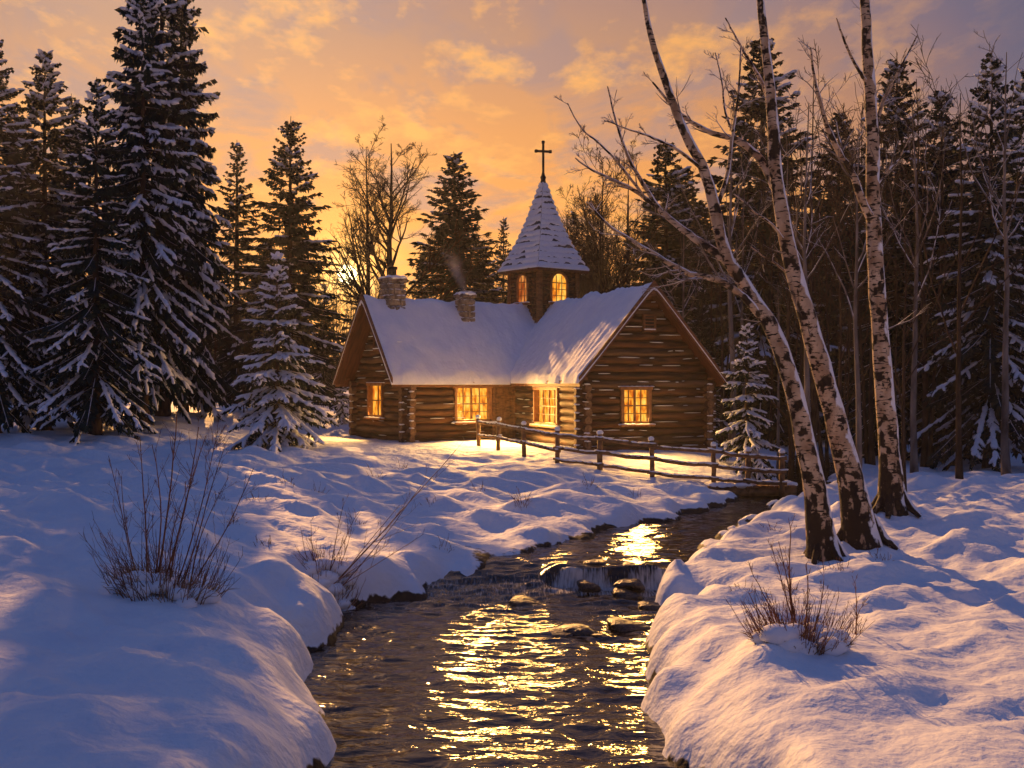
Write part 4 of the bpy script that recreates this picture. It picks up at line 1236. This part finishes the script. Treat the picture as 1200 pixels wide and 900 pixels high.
conifer('bigA', 216, 47, -30, 'broad snowy spruce, rightmost of the three trunks on the left', G1, .60)
conifer('slim', 278, 58, 164, 'slender spire-topped conifer in the gap between the big left spruces', 'slim conifers on the skyline', 1.25)
conifer('midA', 339, 49, 136, 'dense dark spruce standing right behind the snow-laden young fir', None, 1.12)
conifer('hero', 325, 38.5, 300, 'snow-laden young fir lit warm on one side, alone on the open snow', None, 1.0, 'young_fir')
conifer('small', 401, 47, 428, 'small snowy fir beside the left gable of the chapel', 'small snowy firs', .8, 'young_fir')
conifer('midB', 535, 60, 178, 'dark symmetrical spruce behind the chapel roof and the smoke', None, 1.45)
conifer('midA', 566, 70, 285, 'low bushy spruce filling the gap left of the bell tower', None, 1.2)
conifer('slim', 590, 78, 254, 'small pointed conifer on the skyline just left of the bell tower', 'slim conifers on the skyline')
conifer('slim', 673, 78, 246, 'thin pointed conifer on the skyline just right of the bell tower', 'slim conifers on the skyline')
conifer('midA', 780, 56, 163, 'dark bushy spruce between the bell tower and the birches', None, 1.3)
conifer('midA', 893, 56, 40, 'huge dark spruce rising behind the middle birches', None, 1.25)
conifer('small', 875, 35.5, 376, 'snow-covered young fir beside the end of the fence', 'small snowy firs', 1.0, 'young_fir')
conifer('small', 828, 39.5, 446, 'thin snowy sapling fir close to the right corner of the chapel', 'small snowy firs', .42, 'young_fir')
conifer('midB', 822, 50, 330, 'snow-dusted fir behind the right end of the chapel roof', None, .75)
conifer('midA', 1052, 46, 62, 'dark spruce behind the rightmost birch', None, 1.1)
conifer('midB', 982, 60, 130, 'dark spruce seen between the second and third birch', None, 1.2)
conifer('midB', 494, 72, 296, 'small dusky spruce rising over the ridge beside the stone chimney', None, .9)
conifer('midA', 380, 62, 330, 'dusky spruce below the sun beside the left gable', None, .9)
# trees past the edges of the picture
GE = 'spruces at the outer edges of the wood'
for k, (px, d, top, kd) in enumerate([(112, 40, 90, 'bigB'), (52, 44, 60, 'bigA'), (-8, 41, 40, 'bigB'), (85, 58, 110, 'midA'), (20, 60, 120, 'midB'), (1105, 44, 100, 'midA'), (1160, 40, 60, 'bigB'), (1205, 50, 80, 'bigA')]):
    conifer(kd, px, d, top, 'dark snowy spruce at the far %s edge of the wood' % ('left' if px < 600 else 'right'), GE, 1.0)
# the dense wood behind
GW = 'dark conifers of the dense wood behind the clearing'
r2 = np.random.default_rng(5)
for k in range(58):
    if k < 15: px, top = r2.uniform(-40, 400), r2.uniform(250, 340)
    elif k < 40: px, top = r2.uniform(800, 1240), r2.uniform(170, 290)
    else: px, top = r2.uniform(690, 1240), r2.uniform(270, 350)
    conifer('far' if k % 3 else 'midB', px, r2.uniform(66, 95), top, 'dark conifer in the dense wood behind the clearing', GW, r2.uniform(1.15, 1.5))

# ------------------------------------------------------------------ bare trees
BT = {
 'grand': bare_tree_mesh('bare_grand', 14.5, 201, r0=.26, limbs=26, first=.26, twigs=(10, 9, 5), angle=.64, upb=.40, spread=.43, rmin=.0105, jl=.06),
 'pair': bare_tree_mesh('bare_pair', 13.5, 202, r0=.20, limbs=18, first=.32, twigs=(9, 7, 4), angle=.6, upb=.42, spread=.36, stems=1, rmin=.010, jl=.07),
 'fine': bare_tree_mesh('bare_fine', 11, 203, r0=.13, limbs=22, first=.22, twigs=(9, 7, 4), angle=.6, upb=.42, spread=.40, stems=2, rmin=.011, jl=.07),
 'sapA': bare_tree_mesh('sapling_a', 9, 204, r0=.085, limbs=10, first=.25, twigs=(4, 3), spread=.40, upb=.6, rmin=.008, bark='pale_bark'),
 'sapB': bare_tree_mesh('sapling_b', 9, 205, r0=.07, limbs=9, first=.3, twigs=(4, 3), spread=.5, upb=.5, stems=2, rmin=.008, bark='bare_bark'),
 'sapC': bare_tree_mesh('sapling_c', 8, 206, r0=.06, limbs=11, first=.15, twigs=(5, 3), spread=.5, upb=.4, rmin=.008, bark='bare_bark'),
 'far': bare_tree_mesh('far_bare', 11, 207, r0=.14, limbs=16, first=.25, twigs=(6, 5), spread=.5, upb=.5, rmin=.018),
}
BH = {'grand': 14.5, 'pair': 13.5, 'fine': 11, 'sapA': 9, 'sapB': 9, 'sapC': 8, 'far': 11}
def bare(kind, px, d, top, label, group=None, rz=None, wid=1.0, name='bare_tree'):
    loc = at_px(px, d); H = CAMZ - (top - 450) / F * d - loc[2]; s = H / BH[kind]
    o = bpy.data.objects.new(name, BT[kind]); o.location = loc; o.scale = (s * wid, s * wid, s)
    o.rotation_euler = (0, 0, rng.uniform(0, 6.28) if rz is None else rz); link(o)
    tag(o, label, 'tree', group); return o
bare('grand', 457, 58, 168, 'wide-crowned bare tree against the sunset behind the stone chimney', None, None, 1.3)
bare('pair', 432, 60, 172, 'slender bare tree left of the wide-crowned one, nearest the sun', None, 2.4)
bare('fine', 705, 54, 186, 'fine-twigged bare tree rising just right of the bell tower', None)
bare('fine', 690, 60, 230, 'lower bare tree half hidden by the tower side, in warm haze', None)
bare('pair', 735, 66, 200, 'thin bare tree between the tower and the bushy spruce', None)
GS = 'thin bare saplings in the dark wood behind the birches'
sap = [(856, 40, 120), (845, 45, 230), (925, 36, 200), (946, 34, 120), (957, 38, 96), (985, 33, 230), (1003, 31, 150), (1020, 42, 130), (1060, 30, 240), (1072, 36, 120), (935, 45, 150), (905, 47, 260), (870, 50, 200), (1000, 48, 120),
       (1035, 50, 140), (800, 46, 260), (830, 52, 240), (970, 43, 250), (912, 40, 330), (1085, 41, 90), (1125, 33, 110), (1180, 36, 60), (990, 38, 330), (1050, 37, 300)]
for k, (px, d, top) in enumerate(sap):
    bare(['sapA', 'sapB', 'sapC'][k % 3], px, d, top, 'thin bare sapling standing in the dark wood behind the birches', GS, name='bare_sapling')
for px, d, top in [(252, 50, 330), (300, 54, 350), (286, 46, 372), (140, 60, 260), (395, 66, 330)]:
    bare('sapC', px, d, top, 'thin bare sapling in the shade under the left spruces', 'thin bare saplings under the left spruces', name='bare_sapling')
for k in range(16):
    px = [412, 440, 475, 500, 520, 560, 575, 605, 655, 690, 640, 720, 760, 390, 360, 845][k]
    bare('far', px, 82 + (k * 7) % 22, 318 + (k * 13) % 30 - (20 if px > 640 else 0), 'distant bare tree veiled in the golden light behind the chapel', 'distant bare trees in the golden light', name='bare_tree')

# ------------------------------------------------------------------ the three birches
birch('birch with two long limbs reaching left across the chapel, nearest the stream',
      [([(965, 652), (961, 615), (953, 560), (941, 500), (925, 440), (907, 388), (880, 342), (850, 296), (838, 245), (826, 200), (800, 150), (778, 90), (760, 30), (752, -30)], .235, .035),
       ([(906, 388), (893, 372, .0), (870, 345, -.2), (840, 326, -.4), (805, 318, -.5), (768, 297, -.6), (735, 277, -.7), (712, 262, -.8), (690, 238, -.9)], .085, .018),
       ([(858, 308), (820, 282, .3), (785, 255, .5), (750, 226, .6), (715, 208, .7), (690, 196, .8), (674, 184, .9)], .095, .012),
       ([(775, 248, .5), (748, 205, .6), (735, 180, .6), (722, 142, .7), (712, 100, .7)], .05, .012),
       ([(757, 232, .55), (725, 190, .3), (700, 165, .2), (682, 150, .1), (665, 120, 0)], .035, .010),
       ([(838, 245), (852, 205, .3), (858, 160, .5), (866, 100, .7), (868, 50, .8)], .05, .012),
       ([(826, 200), (795, 175, -.2), (760, 158, -.4), (735, 150, -.5), (712, 140, -.6)], .04, .010)],
      .235, 19.4, 301)
birch('middle birch, thickest dark-patched trunk leaning left, its limb arching left at the top',
      [([(1010, 634), (1004, 600), (996, 560), (983, 505), (967, 445), (950, 385), (934, 330), (922, 280), (912, 225), (908, 180), (906, 142), (900, 80), (893, 20), (888, -40)], .27, .06),
       ([(914, 232), (902, 205, .2), (886, 180, .3), (862, 162, .4), (835, 155, .5), (805, 138, .6), (785, 120, .7), (765, 95, .8)], .10, .018),
       ([(922, 285), (905, 262, -.3), (885, 248, -.5), (872, 236, -.6), (860, 226, -.7)], .035, .010),
       ([(934, 330), (912, 310, .3), (893, 298, .5), (880, 288, .6)], .03, .010),
       ([(906, 142), (895, 100, .2), (872, 60, .4), (850, 20, .5)], .05, .014),
       ([(862, 162, .4), (850, 130, .6), (846, 95, .7), (838, 60, .8)], .03, .010)],
      .27, 21, 302)
birch('rightmost birch with a straight upright pale trunk and one limb forking left',
      [([(1046, 596), (1044, 560), (1040, 500), (1035, 440), (1030, 380), (1027, 320), (1024, 260), (1023, 200), (1022, 142), (1018, 80), (1014, 10), (1012, -50)], .25, .09),
       ([(1024, 262), (1012, 238, -.2), (1000, 205, -.3), (985, 180, -.4), (975, 160, -.5), (967, 140, -.6), (955, 95, -.7), (950, 55, -.8)], .10, .02),
       ([(1026, 218, 0), (1036, 205, .2), (1048, 190, .4), (1054, 184, .5), (1066, 160, .6)], .03, .010),
       ([(1022, 160), (1034, 120, .3), (1052, 85, .5), (1075, 40, .7)], .06, .014),
       ([(1018, 100), (995, 60, -.3), (980, 20, -.5)], .05, .014)],
      .25, 24, 303)

# ------------------------------------------------------------------ shrubs
shrub('tall_shrub', 'big clump of tall red-brown canes rising from dry grass in the left foreground',
      [(165, 690, 143, 560, .010, .3), (172, 690, 165, 510, .012, .1), (182, 690, 212, 482, .015, .2), (188, 692, 232, 500, .014, 0), (196, 690, 246, 512, .013, .3), (204, 692, 256, 505, .011, -.2), (210, 690, 264, 520, .010, .4),
       (216, 690, 296, 545, .010, .2), (178, 694, 182, 520, .012, -.3), (160, 690, 128, 530, .009, .2), (200, 690, 224, 560, .010, -.4), (222, 690, 262, 560, .009, .1)],
      (190, 692), 401, grass=300, grass_h=.70, spread=.66, fine=90)
shrub('leaning_shrub', 'low shrub with one long snowy branch leaning right, on the left bank',
      [(390, 682, 534, 528, .016, .5), (396, 682, 500, 560, .011, .2), (392, 680, 470, 590, .010, -.2), (384, 680, 402, 585, .009, .2), (380, 680, 424, 600, .009, .1), (376, 682, 365, 610, .008, .2),
       (386, 684, 455, 640, .009, -.4), (380, 684, 410, 625, .008, .3), (394, 684, 500, 625, .010, -.1)],
      (388, 684), 402, grass=170, grass_h=.48, spread=.42, fine=60, mound=.2)
shrub('dry_shrub', 'clump of thin dry stems and pale grass in the right foreground',
      [(930, 742, 918, 640, .010, .1), (936, 742, 930, 618, .012, .2), (942, 742, 940, 660, .010, -.1), (924, 742, 880, 665, .009, .2), (950, 742, 962, 650, .008, .3), (926, 744, 895, 690, .008, -.2), (918, 744, 868, 735, .008, 0), (934, 744, 905, 640, .008, .3)],
      (935, 744), 403, grass=420, grass_h=.42, spread=.50, fine=140)
shrub('twig_sprig', 'pair of bare twigs poking from the snow right of the dry clump',
      [(1002, 742, 1004, 680, .009, 0), (1003, 742, 1020, 700, .008, .1)], (1003, 743), 404, grass=0, fine=6, grass_h=.2, spread=.08, mound=0)
shrub('twig_sprig', 'small tuft of dry twigs on the slope between the shrub and the chapel',
      [(612, 590, 606, 572, .008, 0), (616, 590, 622, 574, .008, .1), (608, 590, 596, 578, .007, .1)], (612, 592), 405, grass=24, fine=10, grass_h=.22, spread=.2, mound=0)
shrub('twig_sprig', 'few thin twigs sticking from the snow in front of the left birch',
      [(925, 690, 915, 640, .007, .1), (928, 690, 921, 655, .006, 0)], (927, 692), 406, grass=10, fine=5, grass_h=.25, spread=.12, mound=0)
shrub('twig_sprig', 'tuft of dry stalks on the snow below the big left spruces',
      [(250, 520, 246, 496, .010, 0), (254, 520, 262, 500, .010, .1)], (252, 521), 407, grass=30, fine=14, grass_h=.4, spread=.4, mound=0)

for k, (px, py) in enumerate([(338, 566), (372, 576), (440, 560), (470, 548), (505, 592), (560, 575), (690, 570), (745, 582), (275, 612), (312, 640), (520, 640), (300, 585), (905, 622), (985, 668), (1030, 655), (870, 690), (255, 585), (415, 612)]):
    kk = random.Random(k); w = kk.uniform(4, 10)
    shrub('grass_tuft', 'few dry blades poking out of a dip in the snow', [(px - 1, py, px - w, py - kk.uniform(8, 18), .006, 0), (px + 1, py, px + w * .8, py - kk.uniform(6, 14), .005, .1)],
          (px, py), 450 + k, grass=14, fine=5, grass_h=.16, spread=.22, mound=0, side=k % 2 == 0, cat='grass', group='dry tufts poking through the snow')

# ------------------------------------------------------------------ far woods as one mass
def far_woods():
    r = np.random.default_rng(77); mb = MB()
    n = 520
    az = r.uniform(-R(62), R(62), n); d = r.uniform(105, 230, n)
    x = d * np.sin(az); y = d * np.cos(az)
    z = ground_h(x, y, False)
    k = 1 + 1.0 * np.clip((az - R(3)) / R(12), 0, 1) + .2 * np.clip((-az - R(14)) / R(10), 0, 1)
    H = r.uniform(9, 14.5, n) * k * np.clip(d / 140, .85, 1.3)
    mb.tubes(np.stack([np.stack([x, y, z], -1), np.stack([x, y, z + H], -1)], 1), np.stack([H * .012, H * .002], -1), 5)
    for L in range(14):
        t = L / 14; m = 9
        for j in range(m):
            a = r.uniform(0, 6.28, n); w = H * .15 * (1 - t) ** .85 * r.uniform(.6, 1.2, n) + .1
            A = np.stack([x, y, z + H * (.06 + .92 * t)], -1); D = np.stack([np.cos(a) * w, np.sin(a) * w, -w * r.uniform(.1, .6, n)], -1)
            S = np.cross(unit(D), [0, 0, 1.0]) * (w * .30)[:, None]
            mb.blades(A, D, S); mb.blades(A, D, np.array([0, 0, 1.0]) * (w * .22)[:, None])
    o = mb.build('far_woods', M['needles_far']); tag(o, 'far conifer wood closing the clearing all round', 'forest', kind='stuff')
far_woods()

# ------------------------------------------------------------------ chimney smoke
def smoke():
    m = MB(); K = 14; t = np.linspace(0, 1, K)
    c2 = B0 + u1 * WL / 2 + v1 * 3.5 - u1 * .48
    p = np.stack([c2[0] - .75 * t, c2[1] + .1 * t, 7.16 + 2.2 * t], -1)
    rad = .15 + .60 * t
    m.tubes((p - p[0])[None], rad[None], 16, caps=True)
    mt = bpy.data.materials.new('smoke'); nt, N, L = nodes_of(mt); N.remove(N['Principled BSDF'])
    pv = N.new('ShaderNodeVolumePrincipled'); pv.inputs['Color'].default_value = (.85, .80, .76, 1)
    tc = N.new('ShaderNodeTexCoord'); nz = N.new('ShaderNodeTexNoise'); nz.inputs['Scale'].default_value = 1.7; nz.inputs['Detail'].default_value = 5; nz.inputs['Distortion'].default_value = .8
    L.new(tc.outputs['Object'], nz.inputs['Vector'])
    mr = N.new('ShaderNodeMapRange'); mr.inputs['From Min'].default_value = .34; mr.inputs['From Max'].default_value = .74; mr.inputs['To Max'].default_value = 2.6
    L.new(nz.outputs['Fac'], mr.inputs['Value'])
    sp = N.new('ShaderNodeSeparateXYZ'); L.new(tc.outputs['Object'], sp.inputs[0])
    def mth(op, a, b):
        n = N.new('ShaderNodeMath'); n.operation = op
        for i, v in enumerate((a, b)):
            if isinstance(v, (int, float)): n.inputs[i].default_value = v
            else: L.new(v, n.inputs[i])
        return n.outputs[0]
    X, Y, Z = sp.outputs
    dx = mth('ADD', X, mth('MULTIPLY', Z, .34)); dy = mth('SUBTRACT', Y, mth('MULTIPLY', Z, .045))
    rr = mth('DIVIDE', mth('SQRT', mth('ADD', mth('MULTIPLY', dx, dx), mth('MULTIPLY', dy, dy)), 0), mth('ADD', mth('MULTIPLY', Z, .26), .13))
    ra = N.new('ShaderNodeMapRange'); ra.interpolation_type = 'SMOOTHSTEP'; ra.inputs['From Min'].default_value = .1; ra.inputs['From Max'].default_value = 1.0; ra.inputs['To Min'].default_value = 1; ra.inputs['To Max'].default_value = 0
    L.new(rr, ra.inputs['Value'])
    fd = N.new('ShaderNodeMapRange'); fd.interpolation_type = 'SMOOTHSTEP'; fd.inputs['From Min'].default_value = .1; fd.inputs['From Max'].default_value = 1.95; fd.inputs['To Min'].default_value = 1.6; fd.inputs['To Max'].default_value = .0
    L.new(Z, fd.inputs['Value'])
    class _O: pass
    mu = _O(); mu.outputs = [mth('MULTIPLY', mth('MULTIPLY', mr.outputs[0], ra.outputs[0]), fd.outputs[0])]
    L.new(mu.outputs[0], pv.inputs['Density']); L.new(pv.outputs[0], N['Material Output'].inputs['Volume'])
    o = m.build('chimney_smoke', mt, None, tuple(p[0])); tag(o, 'thin pale wisp of smoke rising from the smaller chimney', 'smoke')
smoke()

# ------------------------------------------------------------------ haze, sky, light, camera
HAZE = 0.0003
if HAZE:
    hz = MB(); hz.box([0, 190, 12], [640, 600, 34])
    mt = bpy.data.materials.new('haze'); nt, N, L = nodes_of(mt); N.remove(N['Principled BSDF'])
    pv = N.new('ShaderNodeVolumePrincipled'); pv.inputs['Color'].default_value = (.92, .90, .90, 1); pv.inputs['Density'].default_value = HAZE; pv.inputs['Anisotropy'].default_value = .55
    L.new(pv.outputs[0], N['Material Output'].inputs['Volume'])
    o = hz.build('haze', mt); tag(o, kind='stuff')

SUN_AZ, SUN_EL = R(-17), R(23)
def world():
    w = bpy.data.worlds.new('World'); scn.world = w; w.use_nodes = True
    nt = w.node_tree; N, L = nt.nodes, nt.links
    bg = N['Background']
    tc = N.new('ShaderNodeTexCoord')
    nrm = N.new('ShaderNodeVectorMath'); nrm.operation = 'NORMALIZE'; L.new(tc.outputs['Generated'], nrm.inputs[0])
    V = nrm.outputs['Vector']
    sp = N.new('ShaderNodeSeparateXYZ'); L.new(V, sp.inputs[0])
    def ramp(src, stops):
        r = N.new('ShaderNodeValToRGB'); e = r.color_ramp.elements
        for k, (p, c) in enumerate(stops):
            el = e[k] if k < 2 else e.new(p)
            el.position = p; el.color = (*c, 1)
        L.new(src, r.inputs['Fac']); return r.outputs['Color']
    def math_(op, a, b=None, c=None):
        n = N.new('ShaderNodeMath'); n.operation = op
        for i, v in enumerate((a, b, c)):
            if v is None: continue
            if isinstance(v, (int, float)): n.inputs[i].default_value = v
            else: L.new(v, n.inputs[i])
        return n.outputs[0]
    def mix(f, a, b, mode='MIX'):
        n = N.new('ShaderNodeMix'); n.data_type = 'RGBA'; n.blend_type = mode
        for s, v in (('Factor', f), ('A', a), ('B', b)):
            if isinstance(v, (int, float)): n.inputs[s].default_value = v
            elif isinstance(v, tuple): n.inputs[s].default_value = (*v, 1)
            else: L.new(v, n.inputs[s])
        return n.outputs['Result']
    sunv = (P(407, 322, 1) - [0, 0, CAMZ]); sunv = sunv / np.linalg.norm(sunv)
    def dot(v):
        n = N.new('ShaderNodeVectorMath'); n.operation = 'DOT_PRODUCT'; L.new(V, n.inputs[0]); n.inputs[1].default_value = tuple(v); return n.outputs['Value']
    c = dot(sunv)
    z = sp.outputs['Z']
    warm = ramp(z, [(0, (.82, .34, .07)), (1, (.030, .085, .27)), (.07, (.90, .32, .025)), (.15, (.86, .31, .03)), (.22, (.72, .28, .055)), (.30, (.45, .22, .12)), (.5, (.045, .09, .26))])
    cold = ramp(z, [(0, (.035, .035, .065)), (1, (.030, .085, .27)), (.10, (.075, .058, .085)), (.22, (.10, .085, .13)), (.45, (.035, .08, .24))])
    f = N.new('ShaderNodeMapRange'); f.interpolation_type = 'SMOOTHSTEP'; f.inputs['From Min'].default_value = .80; f.inputs['From Max'].default_value = .975
    L.new(c, f.inputs['Value'])
    sky = mix(f.outputs[0], cold, warm)
    # clouds on a level sheet
    den = math_('ADD', z, .10)
    cx = math_('DIVIDE', sp.outputs['X'], den); cy = math_('DIVIDE', sp.outputs['Y'], den)
    cb = N.new('ShaderNodeCombineXYZ'); L.new(math_('MULTIPLY', cx, 1.5), cb.inputs[0]); L.new(math_('MULTIPLY', cy, .9), cb.inputs[1]); cb.inputs[2].default_value = 3.3
    n1 = N.new('ShaderNodeTexNoise'); n1.inputs['Scale'].default_value = 2.6; n1.inputs['Detail'].default_value = 7; n1.inputs['Roughness'].default_value = .58; n1.inputs['Distortion'].default_value = .5
    L.new(cb.outputs[0], n1.inputs['Vector'])
    n2 = N.new('ShaderNodeTexNoise'); n2.inputs['Scale'].default_value = 4.4; n2.inputs['Detail'].default_value = 7; n2.inputs['Roughness'].default_value = .6
    off = N.new('ShaderNodeVectorMath'); off.operation = 'ADD'; off.inputs[1].default_value = (7.3, 2.1, 5.5); L.new(cb.outputs[0], off.inputs[0]); L.new(off.outputs[0], n2.inputs['Vector'])
    up = N.new('ShaderNodeMapRange'); up.inputs['From Min'].default_value = .05; up.inputs['From Max'].default_value = .16; L.new(z, up.inputs['Value'])
    grey = math_('MULTIPLY', ramp(n1.outputs['Fac'], [(.46, (0, 0, 0)), (.62, (1, 1, 1))]), up.outputs[0])
    greycol = mix(f.outputs[0], (.10, .09, .15), (.31, .19, .18))
    sky = mix(math_('MULTIPLY', grey, .72), sky, greycol)
    gold = math_('MULTIPLY', ramp(n2.outputs['Fac'], [(.50, (0, 0, 0)), (.66, (1, 1, 1))]), math_('MULTIPLY', up.outputs[0], f.outputs[0]))
    sky = mix(math_('MULTIPLY', gold, .75), sky, (.98, .43, .065))
    # the low sun and the glow round it
    for pw, col, am in ((90, (.50, .18, .01), .40), (700, (.9, .50, .08), .55), (6000, (1.0, .70, .25), 1.6)):
        g = math_('POWER', math_('MAXIMUM', c, 0.0), float(pw))
        sky = mix(math_('MULTIPLY', g, am), sky, col, 'ADD')
    disc = N.new('ShaderNodeMapRange'); disc.inputs['From Min'].default_value = .999955; disc.inputs['From Max'].default_value = .99997; L.new(c, disc.inputs['Value'])
    sky = mix(disc.outputs[0], sky, (9.0, 7.0, 3.2))
    # clear-sky scattering underneath it all
    ns = N.new('ShaderNodeTexSky'); ns.sky_type = 'NISHITA'; ns.sun_disc = False; ns.sun_elevation = SUN_EL; ns.sun_rotation = SUN_AZ
    sky = mix(.006, sky, ns.outputs[0], 'ADD')
    L.new(sky, bg.inputs['Color']); bg.inputs['Strength'].default_value = SKY_K
SKY_K = 1.0
world()

sl = bpy.data.lights.new('low_sun', 'SUN'); sl.energy = 5.0; sl.color = (1.0, .48, .15); sl.angle = R(.6)
so = bpy.data.objects.new('low_sun', sl); link(so)
from mathutils import Vector
sd = Vector((math.sin(SUN_AZ) * math.cos(SUN_EL), math.cos(SUN_AZ) * math.cos(SUN_EL), math.sin(SUN_EL)))
so.rotation_euler = sd.to_track_quat('Z', 'Y').to_euler()

for p, n, w, h, k in LIGHTS:       # lamplight falling out of each lit window
    l = bpy.data.lights.new('window_light', 'AREA'); l.shape = 'RECTANGLE'; l.size = w; l.size_y = h; l.spread = R(112); l.energy = 400 * k; l.color = (1.0, .50, .12)
    o = bpy.data.objects.new('window_light', l); o.location = p; link(o)
    v = Vector(n) + Vector((0, 0, -.27)); o.rotation_euler = (-v).to_track_quat('Z', 'Y').to_euler()

cam = bpy.data.cameras.new('camera'); cam.sensor_width = 36; cam.lens = 36 * F / 1200; cam.clip_end = 3000; cam.clip_start = .1
co = bpy.data.objects.new('camera', cam); co.location = (0, 0, CAMZ); co.rotation_euler = (math.pi / 2, 0, 0); link(co)
scn.camera = co
scn.render.engine = 'CYCLES'
scn.view_settings.view_transform = 'Standard'; scn.view_settings.look = 'None'; scn.view_settings.exposure = .05; scn.view_settings.gamma = 1
scn.cycles.use_denoising = True
scn.cycles.max_bounces = 6; scn.cycles.diffuse_bounces = 3; scn.cycles.glossy_bounces = 3; scn.cycles.volume_bounces = 1; scn.cycles.transmission_bounces = 2
